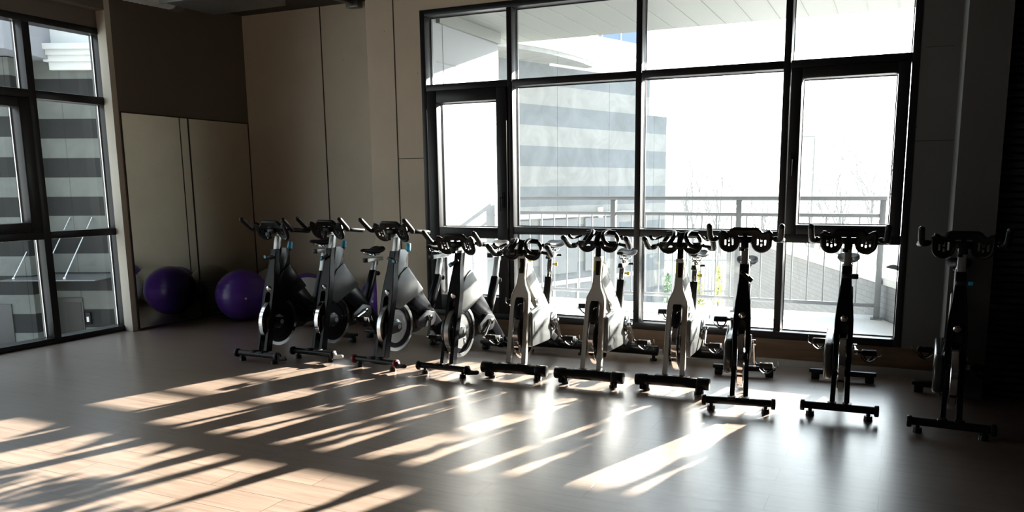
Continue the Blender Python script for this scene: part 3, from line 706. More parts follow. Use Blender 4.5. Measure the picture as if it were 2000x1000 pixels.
def make_black_bike():
    t = thing('exercise_bike', 'x', 'exercise bike', (0, 0, 0))
    # front and rear feet
    b = MB(); b.cyl((-0.205, 0, 0.068), (0.205, 0, 0.068), 0.024, seg=20)
    for s_ in (-1, 1): b.box((0.045*s_, 0.01, 0.088), (0.055, 0.06, 0.016), 0.005)
    fs = b.build('front_stabilizer', M['bmatt'], t)
    for s_ in (-1, 1):
        MB().cyl((0.204*s_, -0.004, 0.066), (0.232*s_, -0.004, 0.066), 0.036, seg=28, bev=0.007).build('transport_wheel', M['bplast'], fs)
        g = MB(); g.cyl((0.172*s_, 0.008, 0.0), (0.172*s_, 0.008, 0.030), 0.027, 0.024, seg=20); g.cyl((0.172*s_, 0.008, 0.02), (0.172*s_, 0.008, 0.062), 0.012, seg=12)
        g.build('levelling_foot', M['bplast'], fs)
    k = MB(); k.prism(rpoly([(0.226, 0.030), (0.226, 0.092), (0.246, 0.090), (0.256, 0.070), (0.318, 0.076), (0.330, 0.062), (0.322, 0.044), (0.256, 0.036)], 0.010), -0.024, -0.002, 'xz', 0.005); k.build('foot_lever', M['bplast'], fs)
    b = MB(); b.box((0, 1.02, 0.068), (0.47, 0.070, 0.030), 0.008); b.box((0, 1.02, 0.048), (0.44, 0.03, 0.018), 0.004)
    rs = b.build('rear_stabilizer', M['bmatt'], t)
    for s_ in (-1, 1):
        g = MB(); g.box((0.19*s_, 1.02, 0.022), (0.06, 0.05, 0.044), 0.008); g.build('levelling_foot', M['bplast'], rs)
    # fork
    R = [(0.057, 0.08), (0.052, 0.30), (0.0555, 0.50), (0.054, 0.60), (0.046, 0.69), (0.034, 0.77), (0.027, 0.85), (0.025, 0.935)]
    L = [(-x, z) for x, z in reversed(R)]
    inner = [(-0.027, 0.08)] + [(-0.027, 0.55)] + arc(0, 0.55, 0.027, 180, 0, 10)[1:-1] + [(0.027, 0.55), (0.027, 0.08)]
    poly = R + L + inner
    sh = lambda v: (v[0], v[1]+0.022+0.255*v[2], v[2])
    b = MB(); b.plate(poly, 0.0, 0.065, 'xz', warp=sh)
    # rounded edges along the outline
    b.tube([sh((x, 0.004, z)) for x, z in [(px_*0.93, z) for px_, z in R]], 0.006, 6); b.tube([sh((-x*0.93, 0.004, z)) for x, z in R], 0.006, 6)
    fk = b.build('fork', M['bgloss'], t)
    yb = 0.022+0.255*0.604
    MB().lathe([(0, -0.010), (0.015, -0.0092), (0.0225, -0.005), (0.0248, 0.0), (0.0248, 0.006)], (0, yb, 0.604), (0, 1, 0.25), 28).build('fork_cap', M['chrome'], fk)
    # flywheel between the legs
    c = (0, 0.262, 0.312)
    b = MB(); b.lathe([(0.0, -0.010), (0.150, -0.010), (0.152, -0.014), (0.182, -0.014), (0.182, 0.014), (0.152, 0.014), (0.150, 0.010), (0.0, 0.010)], c, (1, 0, 0), 64)
    fw = b.build('flywheel', M['spun'], t, ang=30)
    b = MB(); b.lathe([(0.1815, -0.020), (0.208, -0.020), (0.210, -0.017), (0.210, 0.017), (0.208, 0.020), (0.1815, 0.020), (0.1815, -0.020)], c, (1, 0, 0), 72)
    b.build('flywheel_rim', M['satin'], fw, ang=30)
    b = MB(); b.lathe([(0.140, -0.0155), (0.180, -0.0155), (0.180, -0.0138), (0.140, -0.0138), (0.140, -0.0155)], c, (1, 0, 0), 64); b.lathe([(0.140, 0.0155), (0.180, 0.0155), (0.180, 0.0138), (0.140, 0.0138), (0.140, 0.0155)], c, (1, 0, 0), 64)
    b.build('flywheel_band', M['bgloss'], fw, ang=30)
    b = MB(); b.lathe([(0.0, -0.05), (0.018, -0.05), (0.03, -0.03), (0.055, -0.018), (0.06, -0.0101), (0.06, 0.0101), (0.055, 0.018), (0.03, 0.03), (0.018, 0.05), (0, 0.05)], c, (1, 0, 0), 32)
    b.build('flywheel_hub', M['silver'], fw)
    # brackets that carry the axle back from the fork, on both sides
    b = MB()
    for s_ in (-1, 1):
        b.prism(rpoly([(0.09, 0.26), (0.09, 0.37), (0.20, 0.36), (0.29, 0.345), (0.30, 0.29), (0.26, 0.265)], 0.02), 0.030*s_, 0.046*s_, 'yz', 0.004)
    b.build('axle_bracket', M['bplast'], t)
    # frame: head box, slanted shell, down tube
    b = MB()
    b.prism(rpoly([(0.315, 0.945), (0.380, 0.945), (0.430, 0.915), (0.418, 0.79), (0.40, 0.66), (0.235, 0.58), (0.242, 0.66)], 0.014), -0.032, 0.032, 'yz', 0.009)
    b.prism(rpoly([(0.405, 0.800), (0.605, 0.580), (0.285, 0.452), (0.205, 0.50), (0.240, 0.66), (0.30, 0.745)], 0.022), -0.046, 0.046, 'yz', 0.012)
    frm = b.build('frame', M['grey'], t)
    b = MB(); b.prism(rpoly([(0.545, 0.622), (0.590, 0.575), (0.86, 0.275), (1.035, 0.085), (1.03, 0.045), (0.93, 0.05), (0.70, 0.285), (0.40, 0.47)], 0.012), -0.030, 0.030, 'yz', 0.010)
    dt = b.build('down_tube', M['bgloss'], t)
    b = MB(); b.prism(rpoly([(0.50, 0.255), (0.70, 0.255), (0.745, 0.30), (0.74, 0.37), (0.62, 0.40), (0.48, 0.33)], 0.02), 0.032, 0.058, 'yz', 0.006); b.build('lower_cover', M['guard'], t)
    # belt guard on the far (left) side
    g = [(0.262+0.125*math.cos(math.radians(a_)), 0.312+0.125*math.sin(math.radians(a_))) for a_ in range(95, 266, 17)]
    g += [(0.62+0.135*math.cos(math.radians(a_)), 0.335+0.135*math.sin(math.radians(a_))) for a_ in range(-90, 91, 15)]
    MB().prism(g, -0.112, -0.050, 'yz', 0.020, seg=4).build('belt_guard', M['guard'], t, ang=60)
    crank_set(t, (0.64, 0.335), 0.064, 75, M['chrome'])
    # handlebar
    b = MB(); b.bar((0, 0.292, 0.90), (0, 0.330, 1.060), 0.040, 0.046, 0.006, up=(1, 0, 0))
    po = b.build('handlebar_post', M['silver'], t)
    b = MB(); b.box((0, 0.315, 1.062), (0.046, 0.19, 0.034), 0.006); sl_ = b.build('handlebar_slider', M['silver'], t)
    MB().box((0, 0.212, 1.062), (0.05, 0.022, 0.038), 0.006).build('slider_cap', M['bplast'], sl_); MB().box((0, 0.415, 1.062), (0.05, 0.02, 0.038), 0.006).build('slider_cap', M['bplast'], sl_); MB().cyl((-0.018, 0.245, 1.025), (-0.018, 0.245, 1.05), 0.018, seg=14).build('slider_knob', M['bplast'], sl_)
    b = MB(); b.plate(HOOD_A, 0.0, 0.026, 'xz', HOLES_A, warp=warpA)
    b.tube([warpA((x, 0.013, z)) for x, z in HOOD_A[::1]], 0.0145, 8, closed=True)
    b.box((0, 0.285, 1.092), (0.075, 0.10, 0.035), 0.010)
    hb = b.build('handlebar', M['bplast'], t)
    for s_ in (-1, 1):
        b = MB()
        b.tube(smooth_path([(0.10*s_, 0.285, 1.105), (0.155*s_, 0.285, 1.106), (0.198*s_, 0.275, 1.100)], 5), 0.0125, 12)
        b.tube(smooth_path([(0.192*s_, 0.277, 1.101), (0.214*s_, 0.262, 1.100), (0.224*s_, 0.235, 1.118), (0.226*s_, 0.170, 1.172), (0.226*s_, 0.148, 1.190)], 6), 0.0195, 14, round_end=True)
        b.tube(smooth_path([(0.205*s_, 0.268, 1.100), (0.222*s_, 0.305, 1.098), (0.234*s_, 0.40, 1.088), (0.236*s_, 0.435, 1.085)], 5), 0.0190, 14, round_end=True)
        b.build('grip', M['bplast'], hb)
    # knobs and levers
    b = MB(); b.cyl((0, 0.452, 0.905), (0, 0.462, 0.935), 0.010, seg=12)
    b.build('knob_stem', M['bplast'], t)
    b = MB(); b.cyl((0, 0.457, 0.925), (0, 0.472, 0.985), 0.023, 0.020, seg=20, bev=0.004); b.build('resistance_knob', M['bplast'], t)
    lv = bpy.data.objects.new('height_lever', None)
    b = MB(); b.cyl((0, 0.03, 0), (0, -0.012, 0), 0.010, seg=14); b.bar((-0.026, -0.016, 0), (0.056, -0.024, 0.002), 0.016, 0.026, 0.007); b.box((0.050, -0.024, 0.002), (0.040, 0.016, 0.034), 0.007)
    lv = b.build('height_lever', M['bplast'], t); lv.location = (0, 0.243, 0.872)
    lp = MB(); lp.box((0.052, -0.0325, 0.002), (0.026, 0.003, 0.022), 0.001); lp.build('lever_inlay', M['bplast'], lv)
    # seat assembly
    b = MB(); b.bar((0, 0.735, 0.40), (0, 0.872, 0.685), 0.052, 0.066, 0.010, up=(1, 0, 0)); st_ = b.build('seat_tube', M['bgloss'], t)
    b = MB(); b.cyl((0, 0.868, 0.648), (0, 0.925, 0.648), 0.012, seg=12); b.sphere((0, 0.935, 0.648), 0.022, 16); b.build('seat_knob', M['bplast'], st_)
    b = MB(); b.bar((0, 0.855, 0.655), (0, 0.905, 0.83), 0.036, 0.046, 0.006, up=(1, 0, 0)); b.build('seat_post', M['silver'], t)
    b = MB(); b.box((0, 0.895, 0.845), (0.046, 0.24, 0.036), 0.007); ss = b.build('seat_slider', M['silver'], t)
    MB().box((0, 0.772, 0.845), (0.050, 0.022, 0.040), 0.006).build('slider_cap', M['bplast'], ss); MB().cyl((0, 0.93, 0.828), (0, 0.93, 0.79), 0.020, 0.016, seg=16).build('slider_knob', M['bplast'], ss)
    b = MB(); b.loft([[(x, y+0.865, z+0.955) for x, y, z in r] for r in saddle_mesh()])
    sd = b.build('saddle', M['pedal'], t, ang=60)
    b = MB(); rails(b)
    for v in b.bm.verts: v.co += Vector((0, 0.865, 0.945))
    b.build('saddle_rails', M['chrome'], sd)
    return t

# ---- warm white bike: wishbone fork, looped handlebar, black finned seat tube
def ring(b, c, rx, rz, tilt, yaw, r, flat=1.0, n=22, sag=0.0):
    P = []
    for i in range(n):
        a = 2*PI*i/n
        v = Vector((rx*math.cos(a), 0, rz*math.sin(a)))
        v.y += sag*math.cos(a)**2
        v = Matrix.Rotation(yaw, 3, 'Z') @ (Matrix.Rotation(tilt, 3, 'X') @ v)
        P.append(Vector(c)+v)
    b.tube(P, r, 10, closed=True, flat=flat)
def make_white_bike():
    t = thing('exercise_bike', 'x', 'exercise bike', (0, 0, 0))
    b = MB(); b.cyl((-0.20, 0, 0.078), (0.20, 0, 0.078), 0.037, seg=28); b.box((0, 0.006, 0.112), (0.25, 0.055, 0.014), 0.005)
    fs = b.build('front_stabilizer', M['bmatt'], t)
    for s_ in (-1, 1):
        MB().cyl((0.176*s_, 0, 0.078), (0.266*s_, 0, 0.078), 0.044, seg=28, bev=0.008).build('end_cap', M['bplast'], fs)
        g = MB(); g.cyl((0.185*s_, 0.0, 0.0), (0.185*s_, 0.0, 0.018), 0.027, seg=18); g.cyl((0.185*s_, 0.0, 0.012), (0.185*s_, 0.0, 0.05), 0.021, seg=14); g.build('levelling_foot', M['bplast'], fs)
        g = MB(); g.cyl((0.215*s_-0.012, -0.018, 0.032), (0.215*s_+0.012, -0.018, 0.032), 0.026, seg=20, bev=0.004); g.build('transport_wheel', M['bplast'], fs)
    b = MB(); b.cyl((-0.25, 0.99, 0.085), (0.25, 0.99, 0.085), 0.040, seg=28); rs = b.build('rear_stabilizer', M['bmatt'], t)
    for s_ in (-1, 1):
        MB().cyl((0.235*s_, 0.99, 0.085), (0.272*s_, 0.99, 0.085), 0.043, seg=28, bev=0.006).build('end_cap', M['bplast'], rs)
        g = MB(); g.cyl((0.235*s_, 0.99, 0.0), (0.235*s_, 0.99, 0.016), 0.030, seg=18); g.cyl((0.235*s_, 0.99, 0.01), (0.235*s_, 0.99, 0.06), 0.015, seg=12); g.build('levelling_foot', M['bplast'], rs)
    R = [(0.080, 0.112), (0.075, 0.40), (0.074, 0.54), (0.073, 0.60), (0.067, 0.635), (0.050, 0.670), (0.034, 0.702), (0.026, 0.745), (0.024, 0.80), (0.025, 0.925)]
    L = [(-x, z) for x, z in reversed(R)]
    inner = [(-0.047, 0.112), (-0.041, 0.56)] + arc(0, 0.572, 0.041, 172, 8, 12) + [(0.041, 0.56), (0.047, 0.112)]
    sh = lambda v: (v[0], v[1]+0.005+0.21*v[2], v[2])
    b = MB(); b.plate(R+L+inner, 0.0, 0.046, 'xz', warp=sh)
    for q in (1, -1): b.tube([sh((x*0.94*q, 0.004, z)) for x, z in R], 0.006, 6)
    b.tube([sh((x*1.04, 0.004, z)) for x, z in inner], 0.005, 6)
    fk = b.build('fork', M['cream'], t)
    b = MB(); b.plate(rpoly([(-0.008, 0.80), (0.020, 0.80), (0.020, 0.905), (-0.008, 0.905)], 0.004), -0.004, 0.004, 'xz', warp=sh); b.build('post_window', M['bplast'], fk)
    b = MB(); b.plate(rpoly([(-0.022, 0.83), (-0.012, 0.83), (-0.012, 0.90), (-0.022, 0.90)], 0.003), -0.005, 0.003, 'xz', warp=sh); b.build('height_pin', M['yellow'], fk)
    b = MB(); b.box((0, 0.222, 0.918), (0.058, 0.070, 0.034), 0.008); b.build('collar', M['cream'], fk)
    # flywheel
    c = (0.0, 0.235, 0.320)
    b = MB(); b.lathe([(0.0, -0.008), (0.165, -0.008), (0.165, 0.008), (0.0, 0.008)], c, (1, 0, 0), 64); fw = b.build('flywheel', M['bgloss'], t, ang=30)
    b = MB(); b.lathe([(0.1645, -0.021), (0.203, -0.021), (0.206, -0.018), (0.206, 0.018), (0.203, 0.021), (0.1645, 0.021), (0.1645, -0.021)], c, (1, 0, 0), 72); b.build('flywheel_rim', M['chrome'], fw, ang=30)
    b = MB(); b.lathe([(0, -0.062), (0.014, -0.062), (0.02, -0.03), (0.05, -0.012), (0.05, 0.012), (0.02, 0.03), (0.014, 0.062), (0, 0.062)], c, (1, 0, 0), 28); b.build('flywheel_hub', M['silver'], fw)
    # brake shoe hanging in the fork slot
    b = MB(); b.prism(rpoly([(0.125, 0.615), (0.235, 0.60), (0.26, 0.54), (0.16, 0.505), (0.060, 0.455), (0.072, 0.53)], 0.02), -0.030, 0.030, 'yz', 0.008)
    bk = b.build('brake_shoe', M['bplast'], t)
    b = MB(); b.tube(smooth_path([(0.004, 0.09, 0.545), (0.016, 0.072, 0.566), (0.030, 0.088, 0.572)], 5), 0.004, 8); b.build('brake_cable', M['chrome'], bk)
    # frame
    b = MB()
    b.prism(rpoly([(0.240, 0.885), (0.290, 0.870), (0.72, 0.475), (0.74, 0.40), (0.60, 0.415), (0.35, 0.60), (0.205, 0.735)], 0.02), -0.032, 0.032, 'yz', 0.012)
    b.prism(rpoly([(0.13, 0.295), (0.13, 0.375), (0.30, 0.39), (0.30, 0.275)], 0.01), -0.078, -0.048, 'yz', 0.006)
    b.prism(rpoly([(0.56, 0.46), (0.80, 0.49), (0.83, 0.42), (0.76, 0.27), (0.58, 0.25)], 0.03), -0.038, 0.038, 'yz', 0.012)
    frm = b.build('frame', M['cream'], t)
    b = MB(); b.prism(rpoly([(0.27, 0.855), (0.285, 0.872), (0.42, 0.748), (0.40, 0.735)], 0.003), -0.0332, 0.0332, 'yz'); b.build('frame_decal', M['silver'], frm)
    b = MB(); b.prism(rpoly([(0.36, 0.565), (0.42, 0.56), (0.56, 0.425), (0.50, 0.42), (0.40, 0.50)], 0.012), 0.0322, 0.039, 'yz', 0.003); b.build('frame_inlay', M['bplast'], frm)
    b = MB(); b.bar((0, 0.66, 0.27), (0, 0.99, 0.095), 0.075, 0.085, 0.010, up=(1, 0, 0)); b.build('rear_beam', M['bmatt'], t)
    # guard over the chain on the near side
    G = rpoly([(0.135, 0.500), (0.36, 0.515), (0.60, 0.492), (0.715, 0.455), (0.745, 0.36), (0.70, 0.265), (0.56, 0.205), (0.135, 0.225)], [0.015, 0.03, 0.05, 0.07, 0.09, 0.08, 0.06, 0.015], 5)
    MB().prism(G, 0.048, 0.100, 'yz', 0.014, seg=3).build('chain_guard', M['grey'], t, ang=50)
    b = MB(); b.prism(rpoly([(0.18, 0.33), (0.18, 0.43), (0.38, 0.445), (0.40, 0.35)], 0.02), 0.099, 0.1025, 'yz', 0.0015)
    b.build('guard_panel', M['grey'], t)
    b = MB(); b.lathe([(0, 0), (0.075, 0), (0.080, 0.006), (0.06, 0.014), (0.03, 0.02), (0, 0.02)], (0.100, 0.63, 0.355), (1, 0, 0), 36); b.build('crank_boss', M['chrome'], t)
    crank_set(t, (0.63, 0.355), 0.122, 112, M['chrome'])
    # handlebar
    b = MB(); b.bar((0, 0.205, 0.86), (0, 0.232, 1.035), 0.034, 0.044, 0.006, up=(1, 0, 0)); b.build('handlebar_post', M['bplast'], t)
    b = MB()
    b.box((0, 0.232, 1.035), (0.07, 0.11, 0.040), 0.014)
    for s_ in (-1, 1):
        # upper loop, facing outwards and up
        nrm_ = Vector((0.70*s_, -0.35, 0.62)).normalized(); u_ = Vector((0.25*s_, 0.95, 0.25)); u_ = (u_-nrm_*u_.dot(nrm_)).normalized(); v_ = nrm_.cross(u_)
        cc_ = Vector((0.088*s_, 0.225, 1.068))
        b.tube([cc_+u_*(0.080*math.cos(2*PI*i/22))+v_*(0.062*math.sin(2*PI*i/22)) for i in range(22)], 0.0165, 10, closed=True)
        # lower bowl in front of it
        bo_ = arc(0.086*s_, 1.036, 0.060, 0, -180, 16)
        bo_ = bo_ + [(0.086*s_-0.062, 1.052), (0.086*s_+0.062, 1.052)]
        tilt_ = lambda v: (v[0], v[1]+0.175-0.5*(v[2]-1.03)+4.0*(v[0]-0.086*s_)**2, v[2])
        b.plate(bo_, 0.0, 0.014, 'xz', [rpoly([(0.086*s_-0.032, 1.014), (0.086*s_+0.032, 1.014), (0.086*s_+0.032, 1.026), (0.086*s_-0.032, 1.026)], 0.004, 3)], warp=tilt_)
        b.tube([tilt_((x, 0.007, z)) for x, z in bo_[:17]], 0.013, 8)
        b.tube(smooth_path([(0.150*s_, 0.262, 1.085), (0.182*s_, 0.215, 1.070), (0.198*s_, 0.165, 1.075), (0.200*s_, 0.13, 1.092)], 6), [0.009]*10+[0.012]*9, 10)
        b.tube(smooth_path([(0.160*s_, 0.215, 1.030), (0.188*s_, 0.245, 1.020), (0.216*s_, 0.24, 1.012)], 4), 0.0135, 10)
    b.tube(smooth_path([(-0.11, 0.275, 1.105), (-0.055, 0.25, 1.110), (0.0, 0.24, 1.100), (0.055, 0.25, 1.110), (0.11, 0.275, 1.105)], 6), 0.020, 12)
    b.tube(smooth_path([(0.0, 0.16, 1.010), (0.0, 0.19, 1.060), (0.0, 0.24, 1.098)], 5), 0.024, 12)
    hb = b.build('handlebar', M['bplast'], t)
    for s_ in (-1, 1):
        b = MB(); b.tube(smooth_path([(0.200*s_, 0.26, 1.010), (0.225*s_, 0.245, 1.008), (0.236*s_, 0.215, 1.016), (0.240*s_, 0.13, 1.066), (0.240*s_, 0.110, 1.078)], 6), 0.0205, 14, round_end=True)
        b.build('grip', M['bplast'], hb)
    # yellow tension knob on the down tube
    b = MB(); b.cyl((0.0, 0.335, 0.815), (0.0, 0.355, 0.84), 0.009, seg=12); b.build('knob_stem', M['silver'], t)
    b = MB(); b.cyl((0, 0.350, 0.835), (0, 0.372, 0.868), 0.024, 0.020, seg=18, bev=0.005); b.build('resistance_knob', M['yellow'], t)
    # seat assembly
    b = MB(); b.bar((0, 0.735, 0.445), (0, 0.815, 0.692), 0.050, 0.058, 0.004, up=(1, 0, 0))
    d = (Vector((0, 0.815, 0.692))-Vector((0, 0.735, 0.445)))
    for s_ in (-1, 1):
        for q in (-0.018, -0.006, 0.006, 0.018):
            b.bar(Vector((q, 0.735, 0.45))+Vector((0, -0.030, 0.009)), Vector((q, 0.735, 0.45))+d*0.97+Vector((0, -0.030, 0.009)), 0.006, 0.006, 0.0, up=(1, 0, 0))
    st_ = b.build('seat_tube', M['bplast'], t)
    b = MB(); b.bar((0, 0.772, 0.43), (0, 0.850, 0.67), 0.040, 0.022, 0.005, up=(1, 0, 0)); b.build('seat_tube_back', M['cream'], st_)
    b = MB(); b.bar((0, 0.80, 0.66), (0, 0.856, 0.845), 0.034, 0.042, 0.008, up=(1, 0, 0)); b.build('seat_post', M['chrome'], t)
    b = MB(); b.cyl((0.0, 0.87, 0.80), (0.045, 0.885, 0.795), 0.008, seg=10); b.cyl((0.04, 0.884, 0.782), (0.043, 0.886, 0.812), 0.011, seg=12, bev=0.003); b.build('seat_pin', M['yellow'], t)
    b = MB(); b.box((0.0, 0.895, 0.868), (0.040, 0.20, 0.026), 0.006); ss = b.build('seat_slider', M['cream'], t)
    MB().cyl((0, 0.80, 0.85), (0, 0.80, 0.885), 0.024, 0.018, seg=16, bev=0.004).build('slider_knob', M['bplast'], ss); MB().bar((0.015, 0.98, 0.866), (0.055, 0.99, 0.866), 0.020, 0.018, 0.004).build('slider_lever', M['bplast'], ss)
    b = MB(); b.loft([[(x, y+0.905, z+0.985) for x, y, z in r] for r in saddle_mesh(0.275, 0.165)]); sd = b.build('saddle', M['bplast'], t, ang=60)
    b = MB(); rails(b, z=-0.072); b.box((0, 0.01, -0.095), (0.04, 0.05, 0.03), 0.008)
    for v in b.bm.verts: v.co += Vector((0, 0.905, 0.982))
    b.build('saddle_rails', M['chrome'], sd)
    return t

def part(root, name): return [c for c in children(root) if c.name.split('.')[0] == name]
def recolour(o, m):
    o.material_slots[0].link = 'OBJECT'; o.material_slots[0].material = m
def adjust(root, seat=0.0, lever=0.0, crank=None, knobs=None, wheels=None, bar=0.0):
    for n in ('handlebar_post', 'handlebar_slider', 'handlebar'):
        for c in part(root, n): c.location.z += bar; c.location.y += bar*0.24
    for n in ('seat_post', 'seat_slider', 'saddle', 'seat_pin'):
        for c in part(root, n): c.location.z += seat; c.location.y += seat*0.28
    for c in part(root, 'height_lever'):
        c.rotation_euler = (0, math.radians(lever), 0)
        if knobs:
            for q in children(c): recolour(q, knobs)
    if knobs:
        for c in part(root, 'resistance_knob'): recolour(c, knobs)
    if crank is not None:
        for c in part(root, 'crank_arm'):
            c.rotation_euler = (math.radians(crank), 0, 0)
            for q in children(c): q.rotation_euler = (math.radians(172-crank), 0, 0)
    if wheels:
        for f in part(root, 'front_stabilizer'):
            for q in children(f):
                if q.name.startswith('transport_wheel'): recolour(q, wheels)
BG = 'black exercise bikes in the row before the windows'
WG = 'white exercise bikes in the middle of the row'
black = make_black_bike(); white = make_white_bike()
BIKES = [  # kind, x, y, heading, label, settings
    ('A', -4.853, 4.895, 0.0, 'leftmost black exercise bike, beside the purple ball, with a blue knob', dict(seat=0.03, lever=180, crank=20, knobs=M['blue'])),
    ('A', -4.473, 5.143, -1.0, 'second bike from the left, black, with a silver lever on its front bar', dict(seat=-0.06, lever=155, crank=-60, knobs=M['blue'])),
    ('A', -3.778, 5.069, -5.0, 'black and grey exercise bike with red wheels on its front bar', dict(seat=0.0, lever=20, crank=0, knobs=M['blue'], wheels=M['red'])),
    ('A', -3.151, 5.083, -1.0, 'black and grey exercise bike between the red wheeled bike and the white bikes', dict(seat=0.03, lever=150, crank=-35, knobs=M['blue'], bar=-0.09)),
    ('B', -2.598, 5.210, 4.5, 'leftmost of the three white exercise bikes, beside the grey framed black bike', dict(seat=0.0, bar=-0.075)),
    ('B', -2.000, 5.240, 2.0, 'middle one of the three white exercise bikes, with the low chrome saddle post', dict(seat=-0.055, crank=5)),
    ('B', -1.390, 5.298, 3.5, 'rightmost of the three white exercise bikes, in front of the window mullion', dict(seat=-0.055, crank=-75)),
    ('A', -0.867, 4.985, 8.0, 'black exercise bike right beside the white ones, with a slanted black lever', dict(seat=-0.03, lever=40, crank=20)),
    ('A', -0.261, 5.088, 2.4, 'black exercise bike in front of the right casement, with a level black lever', dict(seat=0.0, lever=0, crank=-75)),
    ('A', 0.357, 4.950, -2.5, 'black exercise bike in the dark at the far right, before the pillar and ribbed panel', dict(seat=0.0, lever=0, crank=-70, knobs=M['blue'])),
]
roots = []; used = set()
for k, x, y, a_, lab, st in BIKES:
    src = black if k == 'A' else white
    o = copy_tree(src) if k in used else src      # the first of a kind is the one built above
    used.add(k); roots.append(o)
    o.location = (x, y, 0); o.rotation_euler = (0, 0, math.radians(a_))
    o['label'] = lab; o['group'] = BG if k == 'A' else WG
for o, bk_ in zip(roots, BIKES): adjust(o, **bk_[5])
# the second bike's front bar carries a pale silver lever
for f in part(roots[1], 'front_stabilizer'):
    for q in children(f):
        if q.name.startswith('foot_lever'): recolour(q, M['silver'])
for i in (4, 5, 6, 7, 8, 9):
    for f in part(roots[i], 'front_stabilizer'):
        for q in list(children(f)):
            if q.name.startswith('foot_lever') : bpy.data.objects.remove(q)

# the two bikes at the left end get darker frame colours
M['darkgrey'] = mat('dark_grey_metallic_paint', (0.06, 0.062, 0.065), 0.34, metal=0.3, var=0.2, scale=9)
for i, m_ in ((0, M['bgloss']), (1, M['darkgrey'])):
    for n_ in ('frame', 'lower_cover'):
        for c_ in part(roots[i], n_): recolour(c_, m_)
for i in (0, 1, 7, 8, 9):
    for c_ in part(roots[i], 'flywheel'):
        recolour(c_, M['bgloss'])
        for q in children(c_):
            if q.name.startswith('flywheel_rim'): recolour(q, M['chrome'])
# small white mark on the wheel disc of the fourth bike
for c_ in part(roots[3], 'flywheel'):
    k = MB(); X_ = 0.0112
    q = lambda pts: [(X_, 0.318+a*0.9, 0.222+b_) for a, b_ in pts]
    k.tube(q([(-0.012, -0.024), (-0.012, 0.024)]), 0.0026, 6)
    k.tube(smooth_path(q([(-0.018, 0.024), (0.004, 0.024), (0.014, 0.013), (0.004, 0.001), (-0.010, 0.000)]), 5), 0.0026, 6)
    k.tube(smooth_path(q([(-0.002, 0.000), (0.010, -0.010), (0.014, -0.022), (0.020, -0.024)]), 4), 0.0026, 6)
    k.build('wheel_mark', M['white'], c_)

# ------------------------------------------------------------------ outside: terrace
GZ = -1.5
struct('ground_outside', [((-60, 6.9, GZ-0.2), (60, 90, GZ)), ((-60, -8, GZ-0.2), (-7.7, 6.9, GZ))], M['ground'])
b = MB(); b.prism([(-4.19, 6.607), (0.52, 6.607), (0.40, 6.98), (-0.16, 8.36), (-4.19, 8.36)], -0.15, 0.165, 'xy', 0.01)
o = b.build('terrace_floor', M['terrace'], smooth=False); o['kind'] = 'structure'
struct('window_sill_outside', [((-4.155, 6.606, 0.1655), (0.085, 6.82, 0.205))], M['extwhite'])
struct('soffit_outside', [((-4.6, 6.607, 3.14), (2.2, 8.70, 3.30))], M['soffit'])
b = MB()
for i in range(23): b.box((-4.3+i*0.28, 7.75, 3.139), (0.010, 1.88, 0.006))
o = b.build('soffit_grooves', M['groovel'], smooth=False); o['kind'] = 'structure'
struct('wall_terrace_side', [((-4.6, 6.607, -1.5), (-4.19, 8.10, 3.139))], M['extwhite'])
b = MB()
for z in (0.62, 1.13, 1.64, 2.15, 2.66): b.box((-4.189, 7.45, z), (0.004, 1.29, 0.010))
b.box((-4.189, 6.92, 2.62), (0.004, 0.008, 1.02))
o = b.build('wall_terrace_joints', M['joint'], smooth=False); o['kind'] = 'structure'
struct('trim_7', [((-4.189, 6.81, 3.02), (-4.15, 8.10, 3.138))], M['soffit'])

# terrace railing: posts, three rails, thin balusters
t = thing('terrace_railing', 'grey steel railing with thin balusters along the terrace edge', 'railing', (-2.11, 8.1, 0.165))
def rbox(nm, lo, hi):
    lo, hi = Vector(lo), Vector(hi)
    return MB().box((lo+hi)/2, hi-lo, 0.004).build(nm, M['rail'], t)
rbox('top_rail', (-2.0, -0.025, 1.135), (2.02, 0.025, 1.175))
rbox('middle_rail', (-2.0, -0.018, 0.975), (1.96, 0.018, 1.010))
rbox('bottom_rail', (-2.0, -0.018, 0.115), (1.96, 0.018, 0.150))
for x in (-2.0, -0.70, 0.645, 1.985):
    p = MB(); p.box((x, 0, 0.568), (0.055, 0.055, 1.134), 0.003); p.box((x, 0, 0.006), (0.11, 0.11, 0.012), 0.003); p.build('post', M['rail'], t)
for i in range(26):
    x = -1.86+i*0.152
    if min(abs(x-q) for q in (-2.0, -0.70, 0.645, 1.985)) > 0.06:
        MB().box((x, 0, 0.5625), (0.012, 0.012, 0.825)).build('baluster', M['rail'], t, smooth=False)

# stone garden wall running away to the left behind the railing
ax = Vector((-1.637, 4.084, 0)); ang = math.atan2(-ax.x, ax.y)
t = thing('garden_wall', 'low stone block wall with a white coping beyond the railing', 'wall', (0.38, 7.03, GZ), ang)
MB().box((0.16, 4.6, 1.0), (0.30, 9.2, 2.0)).build('block_face', M['blocks'], t, smooth=False)
MB().box((0.16, 4.6, 2.035), (0.40, 9.24, 0.07), 0.012).build('coping', M['coping'], t)

